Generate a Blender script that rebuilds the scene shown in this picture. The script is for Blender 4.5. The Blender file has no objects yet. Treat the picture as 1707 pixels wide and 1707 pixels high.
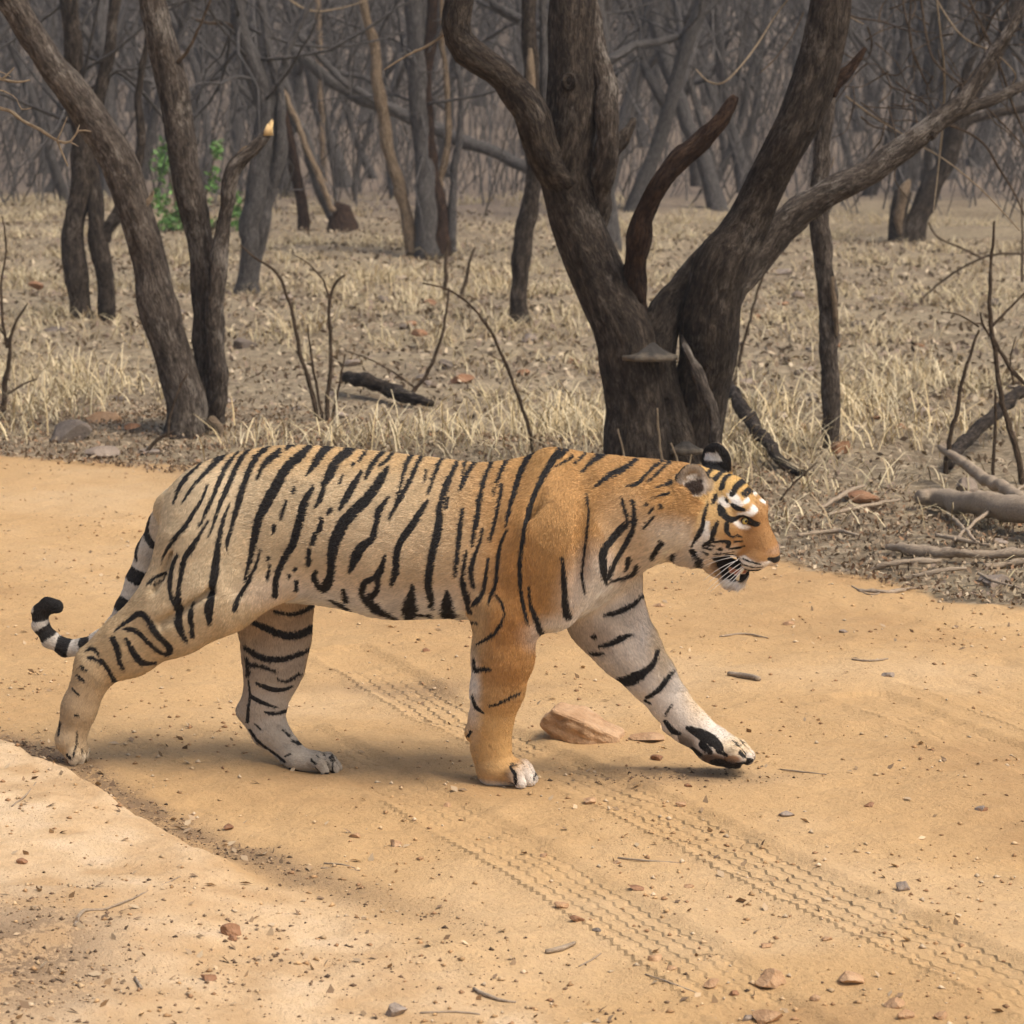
import bpy, math, random
import numpy as np
from mathutils import Vector, Matrix

# ---------------------------------------------------------------- camera, sky, sun, exposure
scene = bpy.context.scene
COL = scene.collection
F_PX = 4850.0                      # focal length in pixels of the 1707 px wide picture
IMG = 1707.0
CAM = np.array([0.0, -8.0, 1.9])
PITCH = math.radians(8.248)

cam_data = bpy.data.cameras.new('camera')
cam_data.sensor_width = 36.0
cam_data.lens = F_PX / IMG * 36.0
cam_data.clip_start = 0.1
cam_data.clip_end = 2000.0
cam_data.dof.use_dof = True
cam_data.dof.focus_distance = 8.15
cam_data.dof.aperture_fstop = 9.0
cam = bpy.data.objects.new('camera', cam_data)
COL.objects.link(cam)
cam.location = CAM
cam.rotation_euler = (math.pi / 2 - PITCH, 0, 0)
scene.camera = cam

SUN_ELEV, SUN_AZ = math.radians(56), math.radians(118)     # azimuth clockwise from +Y (away from the camera)
world = bpy.data.worlds.new('World')
scene.world = world
world.use_nodes = True
wn = world.node_tree
bg = wn.nodes['Background']
sky = wn.nodes.new('ShaderNodeTexSky')
sky.sky_type = 'NISHITA'
sky.sun_disc = False
sky.sun_elevation = SUN_ELEV
sky.sun_rotation = SUN_AZ
sky.dust_density = 5.0
sky.ozone_density = 0.6
wn.links.new(sky.outputs[0], bg.inputs[0])
bg.inputs[1].default_value = 0.15

sun_data = bpy.data.lights.new('sun', 'SUN')
sun_data.energy = 2.3
sun_data.angle = math.radians(26)
sun_data.color = (1.0, 0.95, 0.87)
sun = bpy.data.objects.new('sun', sun_data)
COL.objects.link(sun)
sd_ = Vector((math.sin(SUN_AZ) * math.cos(SUN_ELEV), math.cos(SUN_AZ) * math.cos(SUN_ELEV), math.sin(SUN_ELEV)))
sun.rotation_euler = (-sd_).to_track_quat('-Z', 'Y').to_euler()
sun.location = sd_ * 30

vs = scene.view_settings
vs.view_transform = 'Standard'
vs.look = 'None'
vs.exposure = 0.26
vs.gamma = 1.0
scene.render.engine = 'CYCLES'
scene.cycles.use_denoising = True
scene.cycles.use_adaptive_sampling = True
scene.cycles.adaptive_threshold = 0.03
scene.cycles.max_bounces = 4
scene.cycles.diffuse_bounces = 2
scene.cycles.glossy_bounces = 2
scene.cycles.transmission_bounces = 2
scene.cycles.transparent_max_bounces = 8
try:
    scene.cycles_curves.shape = 'RIBBONS'
except Exception:
    pass

# ---------------------------------------------------------------- helpers
_fw = np.array([0, math.cos(PITCH), -math.sin(PITCH)])
_up = np.array([0, math.sin(PITCH), math.cos(PITCH)])
def ray(px, py):
    d = _fw + np.array([1.0, 0, 0]) * ((px - IMG / 2) / F_PX) + _up * ((IMG / 2 - py) / F_PX)
    return d
def at_depth(px, py, Y):
    """the point at world distance Y (along +Y) that stands at this place of the picture"""
    d = ray(px, py)
    return CAM + d * ((Y - CAM[1]) / d[1])
def at_ground(px, py, z=0.0):
    d = ray(px, py)
    return CAM + d * ((z - CAM[2]) / d[2])

def hash3(i, j, k, seed):
    n = (i * 374761393 + j * 668265263 + k * 2147483647 + seed * 1274126177) & 0xffffffff
    n = ((n ^ (n >> 13)) * 1274126177) & 0xffffffff
    n = (n ^ (n >> 16)) & 0xffffffff
    return (n & 0xffff) / 32767.5 - 1.0
def vnoise(p, seed=0):
    """value noise, p (N,3), result about -1..1"""
    p = np.asarray(p, float)
    i = np.floor(p).astype(np.int64); f = p - i
    f = f * f * (3 - 2 * f)
    r = 0
    for a in (0, 1):
        for b in (0, 1):
            for c in (0, 1):
                w = (f[:, 0] if a else 1 - f[:, 0]) * (f[:, 1] if b else 1 - f[:, 1]) * (f[:, 2] if c else 1 - f[:, 2])
                r = r + w * hash3(i[:, 0] + a, i[:, 1] + b, i[:, 2] + c, seed)
    return r
def fbm(p, octaves=3, seed=0, gain=0.5):
    p = np.asarray(p, float)
    a, r = 1.0, 0
    for o in range(octaves):
        r = r + a * vnoise(p * (2.03 ** o) + 17.3 * o, seed + o); a *= gain
    return r
def sstep(a, b, x):
    t = np.clip((x - a) / (b - a), 0, 1)
    return t * t * (3 - 2 * t)

def mesh_np(name, verts, faces, smooth=True):
    """faces: (N,3) or (N,4) int array, or a list of such arrays"""
    me = bpy.data.meshes.new(name)
    verts = np.asarray(verts, np.float32)
    fl = faces if isinstance(faces, list) else [faces]
    fl = [np.asarray(f, np.int32) for f in fl if len(f)]
    loops = np.concatenate([f.ravel() for f in fl])
    sizes = np.concatenate([np.full(len(f), f.shape[1], np.int32) for f in fl])
    starts = np.concatenate([[0], np.cumsum(sizes)[:-1]]).astype(np.int32)
    me.vertices.add(len(verts)); me.vertices.foreach_set('co', verts.ravel())
    me.loops.add(len(loops)); me.loops.foreach_set('vertex_index', loops)
    me.polygons.add(len(sizes)); me.polygons.foreach_set('loop_start', starts)
    me.update(calc_edges=True)
    me.validate()
    if smooth:
        me.polygons.foreach_set('use_smooth', np.ones(len(me.polygons), bool))
    return me
def attr_f(me, name, vals):
    a = me.attributes.new(name, 'FLOAT', 'POINT'); a.data.foreach_set('value', np.asarray(vals, np.float32).ravel())
def attr_v(me, name, vals):
    a = me.attributes.new(name, 'FLOAT_VECTOR', 'POINT'); a.data.foreach_set('vector', np.asarray(vals, np.float32).ravel())
def attr_c(me, name, vals):
    v = np.ones((len(vals), 4), np.float32); v[:, :3] = vals
    a = me.attributes.new(name, 'FLOAT_COLOR', 'POINT'); a.data.foreach_set('color', v.ravel())
def obj(name, me, mat=None, parent=None, loc=None):
    o = bpy.data.objects.new(name, me)
    COL.objects.link(o)
    if mat is not None and me is not None and not me.materials:
        me.materials.append(mat)
    if parent is not None:
        o.parent = parent
    if loc is not None:
        o.location = loc
    return o
def tag(o, label=None, cat=None, group=None, kind=None):
    if label: o['label'] = label
    if cat: o['category'] = cat
    if group: o['group'] = group
    if kind: o['kind'] = kind
    return o
def empty(name, loc=(0, 0, 0), rz=0.0):
    o = bpy.data.objects.new(name, None)
    o.empty_display_size = 0.2
    COL.objects.link(o); o.location = loc; o.rotation_euler = (0, 0, rz)
    return o
def copy_tree(o, parent=None):
    c = o.copy(); COL.objects.link(c); c.parent = parent
    for ch in list(o.children):
        copy_tree(ch, c)
    return c

class NT:
    """short-hand for building a material's nodes"""
    def __init__(s, name):
        s.m = bpy.data.materials.new(name); s.m.use_nodes = True
        s.t = s.m.node_tree; s.b = s.t.nodes['Principled BSDF']
    def n(s, typ, **kw):
        nd = s.t.nodes.new('ShaderNode' + typ)
        for k, v in kw.items():
            if k in nd.inputs.keys() if isinstance(k, str) else False: nd.inputs[k].default_value = v
            else: setattr(nd, k, v)
        return nd
    def l(s, a, b): s.t.links.new(a, b)
    def attr(s, name): return s.n('Attribute', attribute_name=name)
    def math(s, op, a, b=None, c=None):
        nd = s.n('Math', operation=op)
        for i, v in enumerate((a, b, c)):
            if v is None: continue
            if hasattr(v, 'is_linked'): s.l(v, nd.inputs[i])
            else: nd.inputs[i].default_value = v
        return nd.outputs[0]
    def mix(s, fac, a, b, blend='MIX'):
        nd = s.n('Mix', data_type='RGBA', blend_type=blend)
        for i, v in ((0, fac), (6, a), (7, b)):
            if hasattr(v, 'is_linked'): s.l(v, nd.inputs[i])
            else: nd.inputs[i].default_value = (v if i == 0 else (*v, 1.0)[:4])
        return nd.outputs[2]
    def ramp(s, fac, stops):
        nd = s.n('ValToRGB'); cr = nd.color_ramp
        while len(cr.elements) < len(stops): cr.elements.new(0.5)
        for e, (p, c) in zip(cr.elements, stops):
            e.position = p; e.color = (*c, 1) if not isinstance(c, float) else (c, c, c, 1)
        s.l(fac, nd.inputs[0]); return nd.outputs[0]
    def noise(s, vec, scale, detail=4, rough=0.55, dist=0.0):
        nd = s.n('TexNoise'); nd.inputs['Scale'].default_value = scale; nd.inputs['Detail'].default_value = detail
        nd.inputs['Roughness'].default_value = rough; nd.inputs['Distortion'].default_value = dist
        if vec is not None: s.l(vec, nd.inputs['Vector'])
        return nd.outputs[0]
    def voro(s, vec, scale, feature='F1', out=0, rand=1.0):
        nd = s.n('TexVoronoi', feature=feature); nd.inputs['Scale'].default_value = scale
        nd.inputs['Randomness'].default_value = rand
        if vec is not None: s.l(vec, nd.inputs['Vector'])
        return nd.outputs[out]
    def mapping(s, vec, scale=(1, 1, 1), rot=(0, 0, 0)):
        nd = s.n('Mapping'); nd.inputs['Scale'].default_value = scale; nd.inputs['Rotation'].default_value = rot
        s.l(vec, nd.inputs['Vector']); return nd.outputs[0]
    def bump(s, h, strength=0.5, dist=0.01, normal=None):
        nd = s.n('Bump'); nd.inputs['Strength'].default_value = strength; nd.inputs['Distance'].default_value = dist
        s.l(h, nd.inputs['Height'])
        if normal is not None: s.l(normal, nd.inputs['Normal'])
        return nd.outputs[0]
    def coords(s): return s.n('TexCoord').outputs['Object']
    def geo_pos(s): return s.n('NewGeometry').outputs['Position']
    def rand(s): return s.n('ObjectInfo').outputs['Random']
    def done(s, color=None, rough=0.8, normal=None, spec=0.3):
        if color is not None:
            if hasattr(color, 'is_linked'): s.l(color, s.b.inputs['Base Color'])
            else: s.b.inputs['Base Color'].default_value = (*color, 1)
        if hasattr(rough, 'is_linked'): s.l(rough, s.b.inputs['Roughness'])
        else: s.b.inputs['Roughness'].default_value = rough
        s.b.inputs['Specular IOR Level'].default_value = spec
        if normal is not None: s.l(normal, s.b.inputs['Normal'])
        return s.m
# ---------------------------------------------------------------- shape helpers and the tiger's frame
def uv_sphere(r, nu=24, nv=14, sc=(1, 1, 1)):
    v, f = [], []
    for j in range(nv + 1):
        th = math.pi * j / nv
        for i in range(nu):
            ph = 2 * math.pi * i / nu
            v.append((r * math.sin(th) * math.cos(ph) * sc[0], r * math.cos(th) * sc[1], r * math.sin(th) * math.sin(ph) * sc[2]))
    for j in range(nv):
        for i in range(nu):
            f.append((j * nu + i, (j * nu + (i + 1) % nu), (j + 1) * nu + (i + 1) % nu, (j + 1) * nu + i))
    return np.array(v), np.array(f)
def tube_np(P_, R_, sides=6, cap=True):
    P_ = np.asarray(P_, float); R_ = np.asarray(R_, float); n = len(P_)
    T = np.gradient(P_, axis=0); T /= np.linalg.norm(T, axis=1, keepdims=True) + 1e-12
    ref = np.array([0.31, 0.95, 0.05]) if abs(T[0][2]) > .6 else np.array([0.05, 0.1, 1.0])
    A = np.cross(T[0], ref); A /= np.linalg.norm(A); fr = []
    for i in range(n):
        A = A - T[i] * A.dot(T[i]); A /= np.linalg.norm(A) + 1e-12
        fr.append((A, np.cross(T[i], A)))
    an = np.arange(sides) * 2 * math.pi / sides
    V = np.concatenate([P_[i] + R_[i] * (np.cos(an)[:, None] * fr[i][0] + np.sin(an)[:, None] * fr[i][1]) for i in range(n)])
    F = [[i * sides + j, i * sides + (j + 1) % sides, (i + 1) * sides + (j + 1) % sides, (i + 1) * sides + j] for i in range(n - 1) for j in range(sides)]
    F = np.array(F)
    if cap:
        V = np.concatenate([V, P_[:1], P_[-1:]]); a, b = len(V) - 2, len(V) - 1
        F3 = np.array([[a, (j + 1) % sides, j] for j in range(sides)] + [[b, (n - 1) * sides + j, (n - 1) * sides + (j + 1) % sides] for j in range(sides)])
        return V, F, F3
    return V, F, np.zeros((0, 3), int)
YAW = math.radians(9.0)                                  # walks slightly towards the camera
T0 = np.array([-0.29, 0.0, 0.0])
EX = np.array([math.cos(YAW), -math.sin(YAW), 0.0]); EY = np.array([math.sin(YAW), math.cos(YAW), 0.0])
TB = np.stack([EX, EY, np.array([0, 0, 1.0])])           # world -> tiger frame (rows)
CAM_L = TB @ (CAM - T0)
def tray(px, py): return TB @ ray(px, py)
def TP(px, py, lat=0.0):
    """point on the tiger's own plane y = lat"""
    d = tray(px, py); return CAM_L + d * ((lat - CAM_L[1]) / d[1])
# ---------------------------------------------------------------- ground: one sheet, fine near the road, coarse towards the wooded rise
def poly_y(pts):
    P_ = np.array([at_ground(*p)[:2] for p in pts]); P_ = P_[np.argsort(P_[:, 0])]
    return P_
EDGE = poly_y([(0, 758), (200, 776), (430, 806), (700, 842), (950, 880), (1290, 938), (1450, 972), (1600, 1000), (1707, 1014)])     # far edge of the track
def edge_y(x):
    y = np.interp(x, EDGE[:, 0], EDGE[:, 1])
    sl = (EDGE[1, 1] - EDGE[0, 1]) / (EDGE[1, 0] - EDGE[0, 0]); sr = (EDGE[-1, 1] - EDGE[-2, 1]) / (EDGE[-1, 0] - EDGE[-2, 0])
    y = np.where(x < EDGE[0, 0], EDGE[0, 1] + sl * (x - EDGE[0, 0]), y)
    return np.where(x > EDGE[-1, 0], EDGE[-1, 1] + sr * (x - EDGE[-1, 0]), y)
BANK = poly_y([(-250, 1150), (0, 1252), (110, 1298), (215, 1355), (330, 1420), (520, 1490), (760, 1560), (900, 1640), (1000, 1720)])
def bank_y(x):
    y = np.interp(x, BANK[:, 0], BANK[:, 1])
    y = np.where(x > BANK[-1, 0], BANK[-1, 1] - 1.2 * (x - BANK[-1, 0]), y)
    return np.where(x < BANK[0, 0], BANK[0, 1] - .9 * (x - BANK[0, 0]), y)
# tyre tracks: centre lines on the ground, half width
def line_g(pts): return np.array([at_ground(*p)[:2] for p in pts])
TRACKS = [(line_g([(560, 1080), (640, 1118), (750, 1185), (960, 1290), (1290, 1450), (1500, 1545), (1707, 1640), (1900, 1730)]), .105, 1.0),
          (line_g([(480, 1215), (600, 1275), (760, 1365), (980, 1490), (1150, 1590), (1330, 1720)]), .095, .75),
          (line_g([(1430, 1160), (1540, 1205), (1640, 1245), (1760, 1290), (1900, 1350)]), .10, .8),
          (line_g([(1540, 1135), (1640, 1168), (1760, 1210), (1900, 1260)]), .10, .6),
          (line_g([(0, 1160), (150, 1225), (330, 1310), (520, 1400)]), .08, .2)]
FEET = [(TP(858, 1310, -.085), .16), (TP(530, 1289, .045), .14), (TP(122, 1272, -.10), .14)]
def foot_world(p): return T0 + EX * p[0] + EY * p[1] + np.array([0, 0, p[2]])
FEETW = [(foot_world(p), r) for p, r in FEET]
def seg_uv(P_, L):
    """distance along and across a polyline"""
    best = np.full(len(P_), 9.0); bu = np.zeros(len(P_)); bv = np.full(len(P_), 9.0); acc = 0.0
    for i in range(len(L) - 1):
        a, b = L[i], L[i + 1]; ab = b - a; ln = np.linalg.norm(ab); d = ab / ln
        q = P_ - a; u = q @ d; v = q[:, 1] * d[0] - q[:, 0] * d[1]
        uc = np.clip(u, 0, ln); dist = np.hypot(u - uc, v)
        m = dist < best
        best[m] = dist[m]; bu[m] = acc + uc[m]; bv[m] = np.where(dist[m] > np.abs(v[m]) + 1e-6, 9.0, v[m])
        acc += ln
    return bu, bv
def ground_height(x, y):
    x = np.asarray(x, float); y = np.asarray(y, float)
    P3 = np.stack([x, y, np.zeros_like(x)], 1)
    de = y - edge_y(x)                                          # >0 beyond the track
    verge = sstep(-.1, .9, de)
    z = .018 * fbm(P3 * .9, 3, 1) * (1 - verge * .3) + .006 * fbm(P3 * 5, 3, 2)
    z += verge * (.05 + .045 * fbm(P3 * 1.3, 4, 3) + .05 * fbm(P3 * .33, 2, 4))
    db = bank_y(x) - y + .035 * fbm(P3 * 3.1, 3, 6)            # >0 on the near bank
    bank = sstep(-.03, .13, db); bank *= 1 - .9 * sstep(-1.25, -.35, x)
    z += bank * .075 + bank * .012 * fbm(P3 * 4, 3, 7)
    z += .0045 * fbm(P3 * np.array([14, 14, 1]), 3, 8) * (1 - sstep(8, 14, y))
    # wooded rise behind
    far = np.maximum(y - 34, 0)
    z += .0011 * far ** 2 * (far < 40) + (far >= 40) * (1.76 + .15 * (far - 40)) + sstep(10, 40, y) * .35 * fbm(P3 * .06, 2, 5)
    for (L, hw, dep) in TRACKS:
        u, v = seg_uv(np.stack([x, y], 1), L)
        z -= dep * .010 * (1 - sstep(hw * .8, hw * 1.15, np.abs(v))) - dep * .006 * np.exp(-((np.abs(v) - hw * 1.25) / .025) ** 2)
    for (c, r) in FEETW:
        w = np.exp(-((x - c[0]) ** 2 + (y - c[1]) ** 2) / (r * r) * 1.2)
        z = z * (1 - w) + (c[2] + .004) * w
    return z
def gz(x, y): return float(ground_height(np.array([x]), np.array([y]))[0])
xs = np.concatenate([-np.geomspace(3.2, 75, 46)[::-1], np.linspace(-3.18, 3.18, 430), np.geomspace(3.2, 75, 46)])
ys = [-3.4]
while ys[-1] < 150:
    d_ = ys[-1] + 8.0
    ys.append(ys[-1] + max(.0115, .0019 * d_ if ys[-1] < 9 else .0019 * d_ + .02 * (ys[-1] - 9)))
ys = np.array([-7.0, -6, -5, -4.2] + ys)
GX, GY = np.meshgrid(xs, ys, indexing='xy')
gx, gy = GX.ravel(), GY.ravel()
gzv = ground_height(gx, gy)
nxg, nyg = len(xs), len(ys)
I = (np.arange(nyg - 1)[:, None] * nxg + np.arange(nxg - 1)[None]).ravel()
gme = mesh_np('ground', np.stack([gx, gy, gzv], 1), np.stack([I, I + 1, I + nxg + 1, I + nxg], 1))
P3 = np.stack([gx, gy, gx * 0], 1)
de = gy - edge_y(gx) + .22 * fbm(P3 * 1.7, 4, 11)
attr_f(gme, 'verge', sstep(-.18, .28, de))
attr_f(gme, 'deep', sstep(.5, 2.5, de))
db = bank_y(gx) - gy + .035 * fbm(P3 * 3.1, 3, 6)
attr_f(gme, 'bank', sstep(-.02, .1 + .5 * sstep(-1.2, .2, gx), db + sstep(-1.2, 0, gx) * .25 * fbm(P3 * 2.2, 4, 33)) * (1 - .45 * sstep(-.6, 1.2, gx)))
foot = np.exp(-((db + .13) / .12) ** 2) * (1 - sstep(-.9, .1, gx)) + .8 * np.exp(-(((gx - at_ground(1130, 1300)[0]) / .22) ** 2 + ((gy - at_ground(1130, 1300)[1]) / .10) ** 2)) \
    + 1.0 * np.exp(-(((gx - at_ground(20, 1640)[0]) / .22) ** 2 + ((gy - at_ground(20, 1640)[1]) / .45) ** 2)) + .6 * np.exp(-(((gx - at_ground(700, 1140)[0]) / .3) ** 2 + ((gy - at_ground(700, 1140)[1]) / .12) ** 2))
attr_f(gme, 'litter', foot)
tu = np.zeros(len(gx)); tv = np.full(len(gx), 9.0); td = np.zeros(len(gx))
for (L, hw, dep) in TRACKS:
    u, v = seg_uv(np.stack([gx, gy], 1), L); m = np.abs(v) < hw * 1.3
    tu[m] = u[m]; tv[m] = v[m] / hw; um = u.max(); td[m] = (dep * sstep(0, .7, u) * sstep(0, .5, um - u))[m]
attr_f(gme, 'n1', np.clip(.5 + .32 * fbm(P3 * 1.4, 4, 31), 0, 1)); attr_f(gme, 'n2', np.clip(.5 + .30 * fbm(P3 * np.array([9, 9, 1]), 4, 32), 0, 1))
attr_f(gme, 'wood', sstep(26, 44, gy + 6 * fbm(P3 * .15, 3, 35)))
attr_f(gme, 'tu', tu); attr_f(gme, 'tv', np.clip(tv, -2, 2)); attr_f(gme, 'td', td)
def ground_material():
    t = NT('dusty_ground')
    pos = t.geo_pos()
    n1 = t.attr('n1').outputs['Fac']; n2 = t.attr('n2').outputs['Fac']; n3 = t.noise(t.mapping(pos, (1, .75, 1), (0, 0, .9)), 62, 5, .72)
    road = t.ramp(n1, [(.22, (.37, .220, .098)), (.45, (.455, .284, .130)), (.6, (.49, .312, .148)), (.8, (.54, .365, .195))])
    road = t.mix(t.math('MULTIPLY', n2, .5), road, (.53, .345, .165))
    road = t.mix(.30, road, t.mix(1.0, road, t.ramp(n3, [(.28, .55), (.5, 1.0), (.72, 1.35)]), 'MULTIPLY'))
    bank = t.ramp(n2, [(.25, (.49, .32, .165)), (.6, (.61, .43, .25)), (.85, (.65, .475, .295))])
    bank = t.mix(.25, bank, t.mix(1.0, bank, t.ramp(n3, [(.28, .5), (.5, 1.0), (.72, 1.25)]), 'MULTIPLY'))
    col = t.mix(t.attr('bank').outputs['Fac'], road, bank)
    # fine grit
    v1 = t.voro(pos, 130)
    grit = t.ramp(v1, [(0, 1.0), (.16, 1.0), (.24, 0.0)])
    gsel = t.math('MULTIPLY', grit, t.math('GREATER_THAN', n2, .52))
    col = t.mix(t.math('MULTIPLY', gsel, .45), col, (.30, .165, .075))
    # dark litter and crumbs where they gather
    lit = t.math('MULTIPLY', t.attr('litter').outputs['Fac'], t.math('GREATER_THAN', t.math('ADD', n3, t.math('MULTIPLY', n2, .5)), .70))
    col = t.mix(t.math('MULTIPLY', lit, .8), col, (.155, .105, .066))
    col = t.mix(t.math('MULTIPLY', t.attr('litter').outputs['Fac'], .38), col, (.24, .155, .085))
    # verge: dust, leaf litter and straw
    leaf = t.voro(t.mapping(pos, (1, 1, .2)), 26, out=1)
    sh = t.n('SeparateColor'); t.l(leaf, sh.inputs[0])
    litter = t.ramp(sh.outputs[0], [(0, (.120, .088, .056)), (.35, (.205, .156, .100)), (.6, (.32, .25, .165)), (.8, (.165, .116, .072)), (1, (.42, .34, .23))])
    straw = t.ramp(n2, [(.3, (.22, .168, .102)), (.7, (.44, .355, .22))])
    vg = t.mix(t.math('MULTIPLY', n1, .7), litter, straw)
    vg = t.mix(.6, vg, t.mix(1.0, vg, t.ramp(n3, [(.28, .30), (.5, .80), (.72, 1.25)]), 'MULTIPLY'))
    vg = t.mix(t.math('MULTIPLY', t.attr('wood').outputs['Fac'], .75), vg, t.mix(n2, (.15, .112, .088), (.25, .192, .150)))  # brown leaf litter of the wood floor, lightened to carry haze
    vf = t.math('ADD', t.attr('verge').outputs['Fac'], t.math('MULTIPLY', t.math('SUBTRACT', n3, .5), .7))
    f = t.n('MapRange'); t.l(vf, f.inputs[0]); f.inputs[1].default_value = .25; f.inputs[2].default_value = .75
    col = t.mix(f.outputs[0], col, vg)
    # relief: sand, grit, tyre tread
    h = t.math('ADD', n3, t.math('MULTIPLY', gsel, .5))
    u = t.attr('tu').outputs['Fac']; v = t.attr('tv').outputs['Fac']; d = t.attr('td').outputs['Fac']
    zig = t.math('MULTIPLY', t.math('PINGPONG', u, .026), 4.2)
    rib = t.math('PINGPONG', t.math('ADD', t.math('ADD', v, zig), 5.0), .22)
    tr = t.n('MapRange'); t.l(rib, tr.inputs[0]); tr.inputs[1].default_value = .02; tr.inputs[2].default_value = .10
    ins = t.math('MULTIPLY', t.math('LESS_THAN', t.math('ABSOLUTE', v), .98), d)
    ins = t.math('MULTIPLY', ins, t.ramp(t.math('ADD', t.math('MULTIPLY', n1, .6), t.math('MULTIPLY', n2, .4)), [(.42, .0), (.66, .9)]))
    h2 = t.math('MULTIPLY', t.math('MULTIPLY', tr.outputs[0], ins), 1.0)
    b1 = t.bump(h, .7, .013)
    b2 = t.bump(h2, 1.0, .010, b1)
    return t.done(col, .95, b2, .15)
ground_o = tag(obj('ground', gme, ground_material()), kind='structure')
# ---------------------------------------------------------------- bark, limbs, trees
def bark_material(name, dark, mid, light, lichen=(.30, .27, .22), lich=.58, furrow=1.0):
    t = NT(name)
    v = t.attr('bark').outputs['Vector']
    g = t.mapping(v, (1, 1, .34))
    n1 = t.noise(g, 30 * furrow, 8, .78, .4); n2 = t.noise(v, 5, 4, .6); n3 = t.noise(g, 90 * furrow, 3, .6)
    col = t.ramp(n1, [(.36, dark), (.50, mid), (.66, light)])
    lf = t.ramp(t.math('ADD', n2, t.math('MULTIPLY', t.math('SUBTRACT', n1, .5), .7)), [(lich + .02, 0.0), (lich + .16, 1.0)])
    col = t.mix(t.math('MULTIPLY', lf, .6), col, lichen)
    col = t.mix(t.ramp(t.rand(), [(0, 0.0), (1, .25)]), col, dark)
    col = t.mix(t.ramp(n3, [(.34, .65), (.55, 0.0)]), col, dark)
    h = t.math('ADD', n1, t.math('MULTIPLY', n3, .4))
    return t.done(col, .92, t.bump(h, 1.0, .045), .15)
BARK_DARK = bark_material('dark_bark', (.016, .012, .009), (.066, .049, .036), (.175, .135, .100), (.24, .20, .16), .57)
BARK_GREY = bark_material('grey_bark', (.030, .023, .018), (.125, .097, .074), (.29, .235, .185), (.46, .40, .33), .53)
BARK_HAZY = bark_material('hazy_far_bark', (.058, .052, .048), (.120, .107, .097), (.205, .184, .168), (.30, .27, .245), .60)  # lightened and greyed so the colour carries the far wood's haze
BARK_PALE = bark_material('bare_dead_wood', (.13, .09, .056), (.30, .215, .135), (.46, .345, .23), (.52, .43, .32), .66)
BARK_RUST = bark_material('rusty_dead_wood', (.018, .011, .008), (.058, .033, .021), (.14, .080, .048), (.22, .16, .11), .66)
TWIG_M = bark_material('twig_bark', (.060, .040, .025), (.14, .095, .06), (.24, .17, .11), (.34, .27, .19), .62, 2.0)
TWIG_PALE = bark_material('pale_twig', (.28, .20, .125), (.46, .35, .225), (.60, .47, .32), (.6, .5, .36), .62, 2.0)
BREAK_M = NT('fresh_break').done((.62, .42, .19), .85)

def crom(P_, R_, step):
    """resample control points to an even, smooth curve"""
    P_ = np.asarray(P_, float); R_ = np.asarray(R_, float); n = len(P_)
    out, rad = [], []
    for i in range(n - 1):
        p0, p1, p2, p3 = P_[max(i - 1, 0)], P_[i], P_[i + 1], P_[min(i + 2, n - 1)]
        k = max(2, int(np.linalg.norm(p2 - p1) / step))
        for j in range(k + (1 if i == n - 2 else 0)):
            f = j / k
            out.append(.5 * ((2 * p1) + (-p0 + p2) * f + (2 * p0 - 5 * p1 + 4 * p2 - p3) * f * f + (-p0 + 3 * p1 - 3 * p2 + p3) * f ** 3))
            s_ = f * f * (3 - 2 * f); rad.append(R_[i] * (1 - s_) + R_[i + 1] * s_)
    return np.array(out), np.array(rad)
def bark_tube(P_, R_, sides=16, rough=.10, seed=0, step=None, cap=True):
    step = step or max(.02, float(np.mean(R_)) * .7)
    C_, R2 = crom(P_, R_, step)
    if len(C_) > 6 and sides >= 6:                            # crooked, never a clean bend
        l0 = np.concatenate([[0], np.cumsum(np.linalg.norm(np.diff(C_, axis=0), axis=1))]) / max(float(R2.mean()), .004)
        wob = np.stack([fbm(np.stack([l0 * .16, l0 * 0 + 7.7 * k, l0 * 0 + seed], 1), 3, seed + k) for k in range(3)], 1)
        C_ = C_ + wob * (R2 * .42)[:, None] * sstep(0, 4, np.arange(len(C_)))[:, None]
        R2 = R2 * (1 + .10 * fbm(np.stack([l0 * .35, l0 * 0, l0 * 0 + seed], 1), 2, seed + 5))
    V, F, F3 = tube_np(C_, R2, sides, cap)
    n = len(C_); m = n * sides
    ln = np.concatenate([[0], np.cumsum(np.linalg.norm(np.diff(C_, axis=0), axis=1))])
    an = np.tile(np.arange(sides) * 2 * math.pi / sides, n); L = np.repeat(ln, sides); RR = np.repeat(R2, sides)
    q = np.stack([np.cos(an) * 1.6, np.sin(an) * 1.6, L / np.maximum(R2.max(), .01) * .55], 1)
    nz = fbm(q, 4, seed, .6) * rough * 1.25
    q2 = np.stack([np.cos(an) * 5, np.sin(an) * 5, L / np.maximum(R2.max(), .01) * .9], 1)
    nz += vnoise(q2, seed + 9) * rough * .35
    ctr = np.repeat(C_, sides, axis=0)
    V[:m] = ctr + (V[:m] - ctr) * (1 + nz)[:, None]
    bk = np.zeros((len(V), 3)); bk[:m] = np.stack([np.cos(an) * RR, np.sin(an) * RR, L], 1) + seed * .37
    return V, F, F3, bk
def tube_mesh(name, parts):
    """one mesh from several bark tubes"""
    Vs, F4, F3, B = [], [], [], []; o = 0
    for (V, f4, f3, bk) in parts:
        Vs.append(V); F4.append(f4 + o); F3.append(f3 + o); B.append(bk); o += len(V)
    me = mesh_np(name, np.concatenate(Vs), [np.concatenate(F4), np.concatenate(F3)])
    attr_v(me, 'bark', np.concatenate(B))
    return me
def W(px, py, Y): return at_depth(px, py, Y)
def mpp(Y): return (Y - CAM[1]) / F_PX                       # metres per picture pixel at distance Y
_seed = [100]
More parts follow.
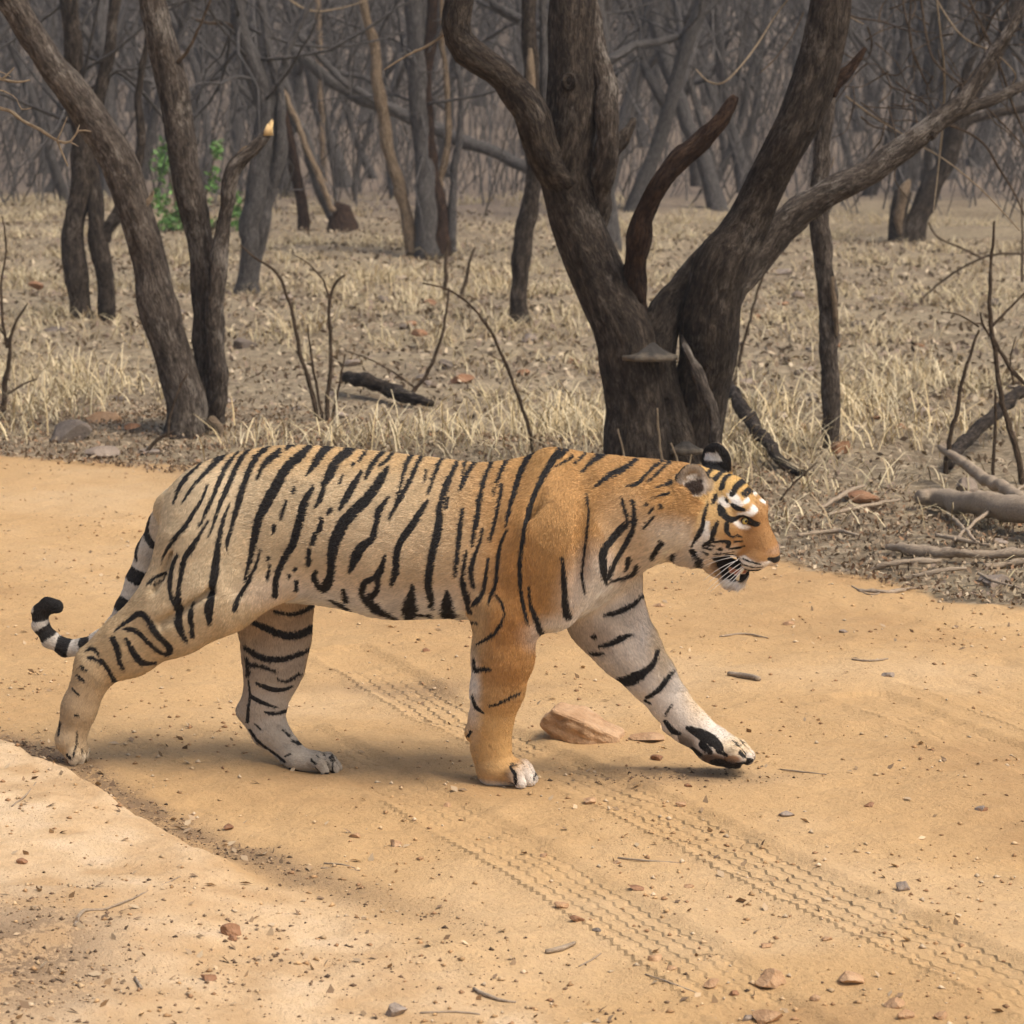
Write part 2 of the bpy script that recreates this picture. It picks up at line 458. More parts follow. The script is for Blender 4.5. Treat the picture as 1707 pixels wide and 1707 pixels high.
def px_limb(pts, Y, base, sides=16, rough=.10, step=None):
    """pts: (px, py, width px[, depth shift]); coordinates are relative to base"""
    P_ = [W(p[0], p[1], Y + (p[3] if len(p) > 3 else 0)) - base for p in pts]
    R_ = [p[2] * .44 * mpp(Y) for p in pts]
    _seed[0] += 1
    return bark_tube(P_, R_, sides, rough, _seed[0], step)
def ground_base(px, py):
    """where the thing at this place of the picture stands on the ground"""
    p = at_ground(px, py)
    for _ in range(4):
        z = gz(p[0], p[1]); p = at_ground(px, py, z)
    return p
def twigs_from(C, R, n, length, seed, up=.3, r=.004, spread=1.0):
    """side twigs along a limb: list of tubes"""
    rg = np.random.default_rng(seed); out = []
    for _ in range(n):
        i = rg.integers(int(len(C) * .25), len(C)); p = C[i]
        d = rg.normal(0, 1, 3) * spread; d[2] += up; d /= np.linalg.norm(d)
        l = length * rg.uniform(.5, 1.3); P_ = [p]
        for k in range(4):
            d = d + rg.normal(0, .28, 3); d /= np.linalg.norm(d); P_.append(P_[-1] + d * l / 4)
        rr = np.linspace(min(r, R[i] * .6), r * .25, 5)
        out.append(bark_tube(P_, rr, 4, .05, seed, l / 6))
    return out

def px_tree(name, label, base_px, limbs, mat, group=None, cat='tree', flare=1.25, sides=18):
    """limbs: list of (part name, points, material or None, roughness)"""
    b = ground_base(*base_px); Y = b[1]
    e = empty(name, b); tag(e, label, cat, group)
    for (pn, pts, m, rough) in limbs:
        sd = sides if pts[0][2] * mpp(Y) > .08 else (10 if pts[0][2] * mpp(Y) > .03 else 6)
        obj(pn, tube_mesh(pn, [px_limb(pts, Y, b, sd, rough)]), m or mat, e)
    return e, b, Y

# -- the big forked tree behind the tiger
BIGL = [
 ('trunk', [(1068, 830, 150, 0), (1062, 770, 125, 0), (1050, 680, 112, 0), (1036, 600, 108, 0), (1012, 500, 102, 0), (975, 390, 96, .0), (945, 290, 96, 0), (950, 200, 92, 0), (956, 90, 88, .05), (955, 0, 86, .1), (950, -120, 76, .2), (930, -300, 60, .3)], BARK_DARK, .09),
 ('trunk', [(1150, 835, 130, .25), (1152, 770, 110, .2), (1160, 690, 100, .15), (1168, 610, 108, .1), (1172, 530, 112, .05), (1195, 450, 98, 0), (1235, 365, 84, 0), (1285, 280, 84, -.05), (1330, 205, 84, -.1), (1362, 130, 86, -.1), (1378, 50, 78, -.1), (1385, -60, 66, -.1), (1400, -260, 50, 0)], BARK_DARK, .09),
 ('trunk', [(1115, 830, 110, .1), (1112, 740, 90, .08), (1110, 650, 92, .05), (1112, 580, 84, .05), (1122, 520, 70, .1), (1150, 460, 46, .16), (1180, 410, 20, .2)], BARK_DARK, .12),
 ('limb', [(940, 300, 66, .0), (905, 240, 66, -.1), (862, 172, 62, -.15), (820, 120, 58, -.2), (782, 84, 56, -.2), (762, 40, 52, -.2), (768, -20, 48, -.2), (780, -120, 42, -.2)], BARK_DARK, .10),
 ('limb', [(1180, 545, 66, .2), (1215, 480, 62, .25), (1262, 420, 64, .3), (1320, 365, 64, .3), (1390, 318, 58, .3), (1450, 285, 52, .3), (1510, 245, 46, .3), (1562, 205, 40, .3), (1600, 170, 32, .3), (1640, 110, 26, .3), (1690, 40, 20, .3), (1740, -50, 15, .3)], BARK_GREY, .08),
 ('limb', [(1545, 225, 30, .3), (1600, 190, 26, .35), (1660, 165, 22, .4), (1740, 130, 16, .45)], BARK_GREY, .10),
 ('broken_limb', [(1075, 560, 50, .12), (1056, 480, 46, .0), (1064, 400, 42, -.12), (1088, 320, 38, -.22), (1125, 270, 38, -.25), (1160, 235, 34, -.28), (1190, 205, 28, -.3), (1215, 175, 24, -.3), (1226, 160, 12, -.3)], BARK_RUST, .12),
 ('dead_limb', [(1000, 420, 20, .12), (1008, 340, 40, .04), (1012, 270, 46, -.02), (1012, 210, 44, -.04), (1005, 140, 40, -.03), (992, 70, 36, .02), (975, -20, 34, .08), (965, -90, 20, .1)], BARK_GREY, .14),
 ('stub', [(1012, 262, 34, .02), (1036, 232, 26, -.02), (1050, 212, 18, -.03), (1056, 196, 6, -.03)], BARK_GREY, .2),
 ('twig', [(757, 45, 6, -.2), (720, 72, 5, -.2), (680, 92, 4, -.2), (640, 116, 3, -.2)], TWIG_PALE, .05),
 ('broken_limb', [(1382, 150, 40, -.1), (1408, 130, 28, -.12), (1428, 105, 20, -.12), (1444, 80, 9, -.12)], BARK_RUST, .16),
 ('root_limb', [(1136, 560, 6, -.05), (1148, 592, 16, -.12), (1166, 632, 24, -.17), (1182, 670, 24, -.2), (1190, 710, 20, -.2), (1198, 770, 20, -.22)], BARK_GREY, .16),
]
big, bigb, bigY = px_tree('forked_tree', 'big dark forked tree with shelf fungus and leaning limbs behind the tiger', (1095, 806), BIGL, BARK_DARK, sides=26)
# knot hole rings and shelf fungus: parts that grow on the trunk
def ring_mesh(name, c, nrm, r, t, seed):
    nrm = np.asarray(nrm, float); nrm /= np.linalg.norm(nrm)
    a = np.cross(nrm, [0, 0, 1.0]); a /= np.linalg.norm(a); b = np.cross(nrm, a)
    an = np.linspace(0, 2 * math.pi, 19)[:-1]
    P_ = [c + r * (np.cos(x) * a + 1.15 * np.sin(x) * b) for x in np.append(an, an[0])]
    return tube_mesh(name, [bark_tube(P_, [t] * len(P_), 8, .2, seed, .02, False)])
HOLE_SHADE_M = NT('hollow').done((.012, .008, .006), .95)  # near-black colour stands in for the shade inside the knot holes
for (px, py, r, dy) in ((950, 135, 9, -.10), (1348, 206, 9, -.17)):
    c = W(px, py, bigY + dy - .02) - bigb
    k = obj('knot', ring_mesh('knot', c, (0, -1, .1), r * mpp(bigY), 5.0 * mpp(bigY), int(px)), BARK_DARK, big)
    hv, hf = uv_sphere(r * mpp(bigY) * .9, 14, 8, (1, .5, 1.1))  # solid ball inside the ring, painted as the hole's shade
    obj('hollow', mesh_np('hollow', hv + c, hf), HOLE_SHADE_M, k)
def fungus_mesh(w, h, d, seed):
    """half-round shelf: flat lobed rim, humped top"""
    V, F = [], []; na, nr = 26, 7
    for j in range(nr + 1):
        f = j / nr
        for i in range(na + 1):
            a = math.pi * (1 + i / na); lob = 1 + .05 * math.sin(a * 9 + seed) + .03 * math.sin(a * 17)
            x = math.cos(a) * w * (1 - .80 * (1 - f) ** .8) * (lob if f > .5 else 1); y = math.sin(a) * d * f * lob
            V.append((x, y, h * (1 - f) ** 1.25))
    for i in range(na + 1):
        a = math.pi * (1 + i / na); lob = 1 + .05 * math.sin(a * 9 + seed) + .03 * math.sin(a * 17)
        V.append((math.cos(a) * w * lob * .98, math.sin(a) * d * lob * .98, -.022))
    for i in range(na + 1): 
        a = math.pi * (1 + i / na); V.append((math.cos(a) * w * .3, 0, -.02))
    n1 = na + 1
    for j in range(nr + 2):
        for i in range(na): F.append((j * n1 + i, (j + 1) * n1 + i, (j + 1) * n1 + i + 1, j * n1 + i + 1))
    return np.array(V), np.array(F)
t = NT('shelf_fungus'); sp = t.n('SeparateXYZ'); t.l(t.coords(), sp.inputs[0])
nf = t.noise(t.coords(), 22, 4)
FUNG_M = t.done(t.ramp(t.math('ADD', t.math('MULTIPLY', sp.outputs[2], 5.0), t.math('MULTIPLY', nf, .35)), [(.03, (.13, .098, .066)), (.16, (.105, .085, .062)), (.26, (.045, .039, .033)), (1, (.022, .019, .017))]), .9, t.bump(nf, .6, .02), .2)
for (px, py, w, h, dy) in ((1082, 592, 46, .06, -.17), (1143, 748, 30, .035, -.12)):
    V, F = fungus_mesh(w * mpp(bigY), h, w * mpp(bigY) * .85, px)
    obj('shelf_fungus', mesh_np('shelf_fungus', V, F), FUNG_M, big, W(px, py, bigY + dy + .06) - bigb)

# -- the leaning grey clump at left
CL = [
 ('trunk', [(312, 745, 108, 0), (304, 700, 84, 0), (288, 620, 78, 0), (262, 520, 74, 0), (240, 430, 70, 0), (220, 350, 66, 0), (180, 250, 64, 0), (130, 160, 62, 0), (75, 75, 58, 0), (20, -5, 52, 0), (-60, -130, 44, 0), (-160, -300, 34, 0)], BARK_GREY, .09),
 ('trunk', [(352, 740, 74, .15), (350, 680, 66, .15), (348, 600, 58, .15), (342, 500, 54, .15), (330, 400, 54, .15), (312, 300, 54, .15), (296, 200, 56, .15), (280, 110, 56, .15), (266, 30, 54, .15), (254, -80, 48, .15), (240, -260, 40, .2)], BARK_GREY, .09),
 ('broken_limb', [(352, 700, 34, .12), (358, 620, 38, .05), (363, 540, 36, .02), (366, 460, 32, 0), (374, 380, 28, 0), (384, 310, 26, 0), (398, 270, 28, 0), (425, 245, 24, 0), (446, 224, 18, 0)], BARK_GREY, .16),
 ('stub', [(262, 508, 44, -.0), (246, 490, 28, -.02), (236, 480, 16, -.03), (231, 474, 5, -.03)], BARK_GREY, .15),
 ('stub', [(236, 345, 22, -.02), (250, 332, 9, -.02), (256, 318, 4, -.02)], BARK_PALE, .1),
 ('stub', [(96, 112, 30, .0), (80, 104, 20, -.02), (69, 98, 8, -.03)], BARK_GREY, .1),
 ('twig', [(295, 105, 9, .1), (315, 80, 7, .1), (335, 40, 5, .1), (355, -10, 4, .1)], TWIG_M, .05),
 ('twig', [(390, 275, 14, 0), (405, 250, 10, 0), (412, 244, 4, 0)], BARK_PALE, .1),
 ('root_limb', [(352, 700, 20, -.05), (368, 712, 14, -.1), (372, 730, 10, -.12)], BARK_PALE, .1),
]
clump, clb, clY = px_tree('leaning_tree', 'grey tree clump with one trunk leaning far left and a snapped pale limb', (325, 722), CL, BARK_GREY, sides=22)
def splinter(c, r, h, d):
    V, F = [], []; n = 9; rg = np.random.default_rng(3)
    for i in range(n):
        a = 2 * math.pi * i / n; V.append((math.cos(a) * r, math.sin(a) * r, 0))
    for i in range(n):
        a = 2 * math.pi * i / n; f = rg.uniform(.3, 1.0); V.append((math.cos(a) * r * .55 + d * f * .5, math.sin(a) * r * .55, h * f))
    V.append((d * .3, 0, h * .3)); V.append((0, 0, 0))
    for i in range(n): F.append((i, (i + 1) % n, n + (i + 1) % n, n + i))
    T = [(n + i, n + (i + 1) % n, 2 * n) for i in range(n)] + [((i + 1) % n, i, 2 * n + 1) for i in range(n)]
    return mesh_np('broken_tip', np.array(V) + c, [np.array(F), np.array(T)], False)
obj('broken_tip', splinter(W(446, 226, clY) - clb, 10 * mpp(clY), 32 * mpp(clY), 16 * mpp(clY)), BREAK_M, clump)

# -- the other trees of the middle distance
MID = [
 ('dark_tree', 'dark tree with two bare trunks behind the grey leaning clump', (155, 536), [
  ('trunk', [(142, 548, 44), (138, 500, 40), (122, 430, 44), (122, 380, 40), (136, 320, 40), (140, 250, 42), (128, 170, 36), (118, 80, 34), (112, 0, 30), (105, -160, 24)], BARK_DARK, .1),
  ('trunk', [(180, 545, 36), (174, 490, 34), (166, 420, 40), (158, 360, 34), (152, 300, 30), (158, 230, 28), (175, 120, 24), (190, 20, 20), (200, -120, 16)], BARK_DARK, .1),
  ('limb', [(172, 400, 26), (192, 366, 24), (210, 330, 22), (228, 280, 18), (236, 220, 16), (230, 150, 13), (245, 60, 10)], BARK_DARK, .1)]),
 ('grey_tree', 'grey tree between the snapped limb and the thin pale sapling', (412, 492), [
  ('trunk', [(400, 500, 36), (408, 450, 34), (416, 380, 42), (432, 310, 42), (442, 240, 36), (440, 170, 34), (418, 100, 30), (400, 40, 26), (395, -60, 22)], BARK_HAZY, .1),
  ('trunk', [(425, 500, 28), (424, 440, 26), (440, 360, 30), (452, 320, 24), (470, 240, 24), (468, 160, 18), (450, 90, 14), (432, 0, 12)], BARK_HAZY, .1),
  ('limb', [(440, 180, 18), (470, 120, 16), (490, 60, 12), (520, 0, 9), (560, -80, 7)], BARK_HAZY, .1),
  ('twig', [(405, 60, 10), (380, 40, 8), (345, 38, 6), (320, 30, 4)], TWIG_M, .05), ('twig', [(418, -30, 5), (470, -8, 5), (510, 16, 5), (545, 18, 4), (590, 8, 3), (640, -12, 3)], TWIG_PALE, .05)]),
 ('split_tree', 'cluster of split trunks with orange-brown torn wood', (712, 420), [
  ('trunk', [(716, 428, 62), (714, 380, 46), (708, 300, 40), (700, 220, 38), (692, 130, 36), (686, 40, 34), (680, -80, 28)], BARK_HAZY, .12),
  ('trunk', [(738, 426, 40), (734, 360, 30), (722, 280, 32), (716, 200, 26), (714, 110, 24), (720, 20, 20), (730, -60, 16)], BARK_RUST, .12),
  ('trunk', [(690, 424, 30), (676, 360, 24), (656, 290, 22), (642, 210, 22), (634, 150, 24), (622, 80, 20), (606, 10, 16), (590, -80, 12)], BARK_PALE, .1),
  ('limb', [(722, 400, 16), (734, 310, 14), (748, 230, 12), (744, 150, 11), (738, 70, 10), (734, -20, 8)], BARK_PALE, .1),
  ('limb', [(754, 420, 18), (752, 350, 16), (756, 280, 14), (770, 180, 12), (760, 80, 10), (765, -40, 8)], BARK_HAZY, .1)]),
 ('lone_tree', 'straight slim dark trunk standing alone left of the forked tree', (868, 536), [
  ('trunk', [(866, 548, 46), (868, 520, 34), (872, 460, 32), (878, 390, 36), (884, 310, 34), (890, 230, 34), (888, 150, 32), (884, 70, 30), (882, -10, 26), (876, -150, 20)], BARK_DARK, .08),
  ('limb', [(888, 260, 18), (905, 180, 18), (908, 90, 16), (905, 0, 14), (915, -100, 10)], BARK_HAZY, .08),
  ('bare_patch', [(889, 200, 16, -.09), (888, 150, 20, -.11), (886, 110, 16, -.1), (884, 80, 8, -.08)], BARK_PALE, .1)]),
 ('slim_tree', 'slim grey trunk with pale bark streaks right of the forked tree', (1386, 746), [
  ('trunk', [(1390, 762, 46), (1388, 730, 34), (1386, 660, 34), (1380, 580, 38), (1374, 500, 38), (1370, 420, 36), (1366, 340, 38), (1370, 270, 34), (1376, 200, 28), (1380, 130, 24), (1386, 40, 20), (1392, -80, 16)], BARK_GREY, .08),
  ('bare_patch', [(1394, 560, 8, -.05), (1390, 500, 12, -.07), (1388, 460, 8, -.06)], BARK_PALE, .08)]),
 ('hollow_tree', 'leaning dark tree with a hollow pale broken stump at its foot', (1512, 398), [
  ('stump', [(1500, 408, 46), (1500, 370, 36), (1504, 340, 32), (1512, 318, 26)], BARK_DARK, .14),
  ('broken_limb', [(1500, 390, 8, -.12), (1501, 355, 19, -.17), (1507, 320, 20, -.15), (1515, 300, 7, -.12)], BARK_PALE, .22),
  ('trunk', [(1518, 408, 52), (1530, 370, 44), (1550, 320, 40), (1572, 270, 36), (1590, 210, 36), (1620, 160, 34), (1655, 110, 30), (1680, 50, 26), (1705, -20, 22), (1730, -120, 18)], BARK_DARK, .12),
  ('limb', [(1585, 230, 22), (1625, 200, 18), (1670, 185, 15), (1740, 180, 12)], BARK_DARK, .1),
  ('limb', [(1600, 190, 18), (1610, 120, 15), (1640, 50, 12), (1650, -40, 10)], BARK_DARK, .1)]),
 ('thin_pale_tree', 'thin straight pale sapling trunk behind the split logs', (536, 330), [
  ('trunk', [(540, 340, 12), (538, 260, 12), (534, 180, 11), (532, 90, 11), (528, 0, 10), (524, -120, 8)], BARK_PALE, .06)]),
 ('stump_tree', 'low mossless stump with leaning split poles at the wood edge', (568, 384), [
  ('stump', [(572, 392, 74), (572, 372, 58), (570, 352, 44), (572, 338, 28)], BARK_RUST, .2),
  ('trunk', [(562, 380, 26), (545, 330, 24), (524, 280, 22), (502, 220, 22), (480, 160, 20), (458, 100, 16), (440, 30, 14), (425, -60, 10)], BARK_HAZY, .1),
  ('trunk', [(505, 392, 24), (500, 340, 22), (490, 280, 22), (478, 220, 20), (470, 180, 18)], BARK_RUST, .1),
  ('limb', [(556, 352, 12, -.2), (535, 300, 12, -.2), (512, 250, 10, -.2), (494, 200, 12, -.2), (476, 160, 10, -.2), (450, 115, 8, -.2)], BARK_PALE, .1)]),
]
for (nm, lab, bp, limbs) in MID:
    e, b, Y = px_tree(nm, lab, bp, limbs, BARK_DARK, sides=14)
    # fine side twigs high up
    if nm in ('dark_tree', 'grey_tree', 'hollow_tree', 'split_tree'):
        P_ = np.array([W(p[0], p[1], Y) - b for p in limbs[-1 if nm == 'hollow_tree' else 0][1]]); C_, R_ = crom(P_, [p[2] * .5 * mpp(Y) for p in limbs[-1 if nm == 'hollow_tree' else 0][1]], .3)
        tw = twigs_from(C_[len(C_) // 2:], R_[len(C_) // 2:], 16, 2.4, int(bp[0]), .6, .018)
        o = obj('twigs', tube_mesh('twigs', tw), BARK_HAZY, e); o['kind'] = 'stuff'

# -- fallen long pole across the wood
fb = ground_base(960, 352)
fe = empty('fallen_pole', fb); tag(fe, 'long grey fallen tree pole propped at a slant between the far trunks', 'fallen tree')
obj('trunk', tube_mesh('trunk', [px_limb([(480, 80, 20), (560, 140, 24), (640, 178, 26), (700, 202, 26), (770, 232, 26), (840, 262, 24), (900, 292, 22), (980, 330, 22), (1060, 362, 20)], fb[1], fb, 10, .08)]), BARK_HAZY, fe)
obj('limb', tube_mesh('limb', [px_limb([(500, 60, 12), (560, 120, 14), (610, 160, 14), (650, 180, 12)], fb[1] - .2, fb, 8, .08)]), BARK_HAZY, fe)
# ---------------------------------------------------------------- the wood behind: bare trees, each its own object
def grow(rg, h, r, lean, forks, tw):
    """a bare tree: trunk tubes, limb tubes, twig tubes"""
    trunk, limbs, twigs = [], [], []
    P_ = [np.zeros(3) - [0, 0, .3]]; d = np.array([lean[0], lean[1], 1.0]); d /= np.linalg.norm(d)
    n = 7
    for k in range(n):
        d = d + np.array([*rg.normal(0, .13, 2), .06]); d /= np.linalg.norm(d); P_.append(P_[-1] + d * h / n)
    R_ = np.linspace(r * 1.05, r * .45, n + 1); R_[0] = r * 1.5
    trunk.append(bark_tube(P_, R_, 10, .12, int(rg.integers(999)), h / 22))
    C_, RR = crom(P_, R_, h / 22)
    for f in range(forks):
        i = int(len(C_) * rg.uniform(.22, .85)); p = C_[i]
        a = rg.uniform(0, 2 * math.pi); dd = np.array([math.cos(a) * .9, math.sin(a) * .9, rg.uniform(.5, 1.2)]); dd /= np.linalg.norm(dd)
        L = h * rg.uniform(.3, .65); Q = [p]
        for k in range(5):
            dd = dd + rg.normal(0, .22, 3) + np.array([0, 0, .08]); dd /= np.linalg.norm(dd); Q.append(Q[-1] + dd * L / 5)
        r0 = RR[i] * rg.uniform(.45, .75)
        limbs.append(bark_tube(Q, np.linspace(r0, r0 * .2, 6), 6, .1, f, L / 9))
        C2, R2 = crom(Q, np.linspace(r0, r0 * .2, 6), L / 12)
        twigs += twigs_from(C2, R2, tw, L * .55, int(rg.integers(9999)), .35, .016)
    twigs += twigs_from(C_[len(C_) // 3:], RR[len(C_) // 3:], tw, h * .28, int(rg.integers(9999)), .3, .014)
    return tube_mesh('trunk', trunk), tube_mesh('limbs', limbs), tube_mesh('twigs', twigs)
protos = []; PR = []
rg = np.random.default_rng(21)
for k in range(8):
    h = rg.uniform(6, 9); r = rg.uniform(.06, .145)
    PR.append(r); protos.append(grow(rg, h, r, rg.normal(0, .16, 2), int(rg.integers(4, 7)), 9))
for trio in protos:
    for m_ in trio: m_.materials.append(BARK_HAZY)
keep_clear = [(big, 1.2), (clump, 1.2)]
spots = []
tries = 0
taken = [np.array(o.location[:2]) for o in bpy.data.objects if o.get('category') == 'tree']
while len(spots) < 270 and tries < 6000:
    tries += 1
    y = 20 + 88 * rg.random() ** .8
    half = (y + 8) * .19 + 1.5
    x = rg.uniform(-half, half)
    if y < 29 and rg.random() < .93: continue
    ppx = 853.5 + x / (y + 8) * 4850
    if y < 40 and 235 < ppx < 450: continue
    gap = .7 if y < 45 else .55
    if any(abs(s[0] - x) < gap and abs(s[1] - y) < 3 for s in spots): continue
    if any(np.hypot(*(q - (x, y))) < 1.6 for q in taken): continue
    spots.append((x, y))
for i, (x, y) in enumerate(spots):
    tr, li, tw = protos[i % len(protos)]
    e = empty('bare_tree', (x, y, gz(x, y)), rg.uniform(0, 6.28)); s = rg.uniform(.75, 1.25); e.scale = (s, s, s * rg.uniform(.9, 1.15))
    thick = 'thick-stemmed' if s * PR[i % len(protos)] > .105 else 'thin-stemmed'; zone = 'at the near edge of the wood' if y < 42 else ('in the middle of the wood' if y < 68 else 'on the rise deep in the wood')
    tag(e, 'bare grey %s tree %s' % (thick, zone), 'tree', '%s trees %s' % (thick, zone))
    obj('trunk', tr, None, e); c = obj('crown', li, None, e); o = obj('twigs', tw, None, c); o['kind'] = 'stuff'
# leafy green shrub deep in the wood
def leaf_mesh(name, pts, size, seed, cols, nrm_up=.4):
    rg = np.random.default_rng(seed); n = len(pts)
    d = rg.normal(0, 1, (n, 3)); d /= np.linalg.norm(d, axis=1, keepdims=True)
    u = rg.normal(0, 1, (n, 3)); u[:, 2] += nrm_up; u -= d * (u * d).sum(1, keepdims=True); u /= np.linalg.norm(u, axis=1, keepdims=True)
    s = size * rg.uniform(.6, 1.3, (n, 1)); w = np.cross(d, u)
    V = np.stack([pts - d * s, pts + w * s * .5 + u * s * .12, pts + d * s, pts - w * s * .5 + u * s * .12], 1).reshape(-1, 3)
    F = np.arange(n * 4).reshape(-1, 4)
    me = mesh_np(name, V, F, False)
    c = np.asarray(cols)[rg.integers(0, len(cols), n)] * rg.uniform(.75, 1.25, (n, 1))
    attr_c(me, 'tint', np.repeat(c, 4, axis=0))
    return me
def tint_material(name, rough=.8, trans=0.0):
    t = NT(name); c = t.attr('tint').outputs['Color']
    if trans:
        t.b.inputs['Subsurface Weight'].default_value = 0
    return t.done(c, rough, None, .25)
LEAF_M = tint_material('green_leaf', .6)
gb = ground_base(330, 388)
ge = empty('green_shrub', gb); tag(ge, 'bright green leafy shrub showing between the grey trunks', 'shrub')
rg2 = np.random.default_rng(4)
cl = []
for (px, py, rx, ry, n) in ((272, 268, 16, 26, 130), (268, 330, 16, 40, 70), (284, 372, 22, 18, 110), (300, 350, 12, 22, 40), (362, 250, 11, 14, 50), (355, 300, 12, 36, 40), (394, 360, 12, 28, 70), (428, 322, 6, 18, 24), (392, 330, 10, 12, 26), (330, 372, 40, 12, 60)):
    c = W(px, py, gb[1]) - gb; m = mpp(gb[1])
    n = int(n * 1.5); cl.append(c + rg2.normal(0, .5, (n, 3)) * np.array([rx * m, .25, ry * m]))
obj('foliage', leaf_mesh('foliage', np.concatenate(cl), .042, 5, [(.08, .19, .035), (.12, .25, .05), (.06, .13, .03), (.16, .30, .08)]), LEAF_M, ge)
for (a, b2) in (((300, 392), (270, 250)), ((310, 392), (290, 330)), ((320, 392), (362, 240)), ((335, 392), (395, 330)), ((340, 392), (428, 310))):
    obj('stem', tube_mesh('stem', [px_limb([(a[0], a[1], 5), ((a[0] + b2[0]) / 2 + 4, (a[1] + b2[1]) / 2, 4), (b2[0], b2[1], 2)], gb[1], gb, 5, .05)]), TWIG_M, ge)

# brushwood and saplings between the far trunks: a mass of thin stems, too many to count
rgb_ = np.random.default_rng(88); NB = 9000
by = 30 + 75 * rgb_.random(NB) ** .8; bx = rgb_.uniform(-1, 1, NB) * ((by + 8) * .19 + 1)
br = np.column_stack([bx, by, ground_height(bx, by)])
L_ = rgb_.uniform(.6, 3.6, NB)[:, None]; d1 = np.column_stack([rgb_.normal(0, .35, (NB, 2)), np.ones(NB)]); d2 = d1 + np.column_stack([rgb_.normal(0, .55, (NB, 2)), rgb_.normal(-.1, .35, NB)])
p1 = br + d1 * L_ * .5; p2 = p1 + d2 * L_ * .5; up_ = rgb_.random(NB) < .55
lift_ = np.where(up_, rgb_.uniform(.8, 4.5, NB), 0); 
for q_ in (br, p1, p2): q_[:, 2] += lift_
r_ = rgb_.uniform(.006, .017, NB)[:, None]
tri_ = np.array([(1, 0, 0), (-.5, .87, 0), (-.5, -.87, 0)])
V_ = np.stack([br[:, None] + tri_ * r_[:, None] * 1.2, p1[:, None] + tri_ * r_[:, None], p2[:, None] + tri_ * r_[:, None] * .4], 1).reshape(-1, 3)
o_ = np.arange(NB)[:, None] * 9
Q_ = np.concatenate([o_ + np.array([[3 * a + b, 3 * a + (b + 1) % 3, 3 * a + 3 + (b + 1) % 3, 3 * a + 3 + b]]) for a in (0, 1) for b in range(3)])
bme = mesh_np('brushwood', V_, Q_, True); attr_v(bme, 'bark', V_ * .3)
tag(obj('brushwood', bme, BARK_HAZY), 'grey mass of thin bare stems filling the far wood', 'brushwood', kind='stuff')
# ---------------------------------------------------------------- bare shrubs, saplings and vines
def px_shrub(name, label, base_px, stems, mat=None, cat='shrub', Y=None, group=None):
    b = ground_base(*base_px) if Y is None else np.array([W(*base_px, Y)[0], Y, gz(W(*base_px, Y)[0], Y)])
    e = empty(name, b); tag(e, label, cat, group)
    for (pn, pts) in stems:
        obj(pn, tube_mesh(pn, [px_limb(pts, b[1], b, 6, .08)]), mat or TWIG_M, e)
    return e
px_shrub('bare_shrub', 'bare forked shrub with a few long curved stems near the leaning clump', (538, 702), [
 ('stem', [(532, 706, 11), (515, 640, 9), (498, 580, 8), (484, 510, 7), (460, 455, 6), (425, 430, 5), (400, 408, 3)]),
 ('stem', [(546, 706, 11), (548, 640, 9), (552, 560, 8), (548, 510, 7), (558, 475, 6), (576, 458, 4)]),
 ('stem', [(538, 706, 7), (528, 650, 6), (520, 600, 5), (512, 540, 3)]),
 ('twig', [(550, 505, 5), (540, 470, 4), (515, 440, 3), (490, 425, 2)]),
 ('stem', [(552, 704, 6), (566, 640, 5), (575, 590, 3)])])
px_shrub('arching_shrub', 'single thin arching dry stem rising over the tiger\'s back', (890, 752), [
 ('stem', [(890, 760, 8), (882, 715, 7), (862, 655, 7), (840, 600, 6), (815, 548, 6), (780, 505, 5), (745, 482, 4), (705, 472, 3)]),
 ('twig', [(856, 640, 4), (830, 580, 3), (808, 530, 2)])])
px_shrub('bare_sapling', 'leaning bare sapling beside the fallen dead branch', (672, 664), [
 ('stem', [(672, 668, 9), (700, 640, 8), (718, 610, 7), (735, 565, 6), (742, 530, 5), (748, 480, 4)]),
 ('twig', [(690, 645, 5), (655, 620, 4), (615, 598, 3), (575, 585, 2)])])
px_shrub('young_stems', 'pair of short upright dark saplings in the pale grass', (757, 500), [
 ('stem', [(744, 505, 10), (742, 470, 9), (744, 430, 7), (748, 400, 5)]),
 ('stem', [(768, 505, 10), (776, 470, 8), (786, 430, 6), (792, 412, 4)])])
px_shrub('edge_shrub', 'bare twiggy shrub growing out of the straw by the left rocks', (5, 702), [
 ('stem', [(2, 710, 14), (6, 650, 12), (14, 600, 9), (18, 565, 7), (30, 530, 5), (46, 505, 3)]),
 ('stem', [(12, 580, 7), (4, 530, 6), (2, 470, 5), (10, 420, 4), (4, 360, 3)]),
 ('twig', [(16, 570, 5), (4, 555, 4), (-20, 530, 3)]), ('twig', [(8, 660, 5), (40, 640, 4), (62, 632, 3)])])
px_shrub('tall_shrub', 'tall thin bare shrub with crossing stems at the log pile', (1680, 815), [
 ('stem', [(1706, 820, 13), (1700, 780, 12), (1690, 730, 12), (1676, 690, 11), (1666, 640, 10), (1660, 590, 9), (1652, 548, 9), (1650, 480, 7), (1654, 420, 6), (1657, 368, 4)]),
 ('stem', [(1576, 790, 9), (1582, 740, 9), (1594, 690, 8), (1604, 640, 7), (1618, 590, 6), (1632, 550, 5)]),
 ('stem', [(1654, 560, 7), (1670, 590, 8), (1690, 620, 8), (1720, 650, 8)]),
 ('twig', [(1652, 545, 6), (1672, 525, 5), (1692, 505, 4), (1715, 480, 3)]),
 ('twig', [(1650, 560, 5), (1638, 540, 5), (1634, 520, 3)]),
 ('stem', [(1655, 830, 7), (1656, 760, 7), (1660, 700, 6), (1658, 650, 4)]),
 ('twig', [(1632, 545, 4), (1600, 525, 3), (1570, 520, 2)]), ('twig', [(1690, 640, 4), (1684, 600, 3), (1694, 560, 2)])])
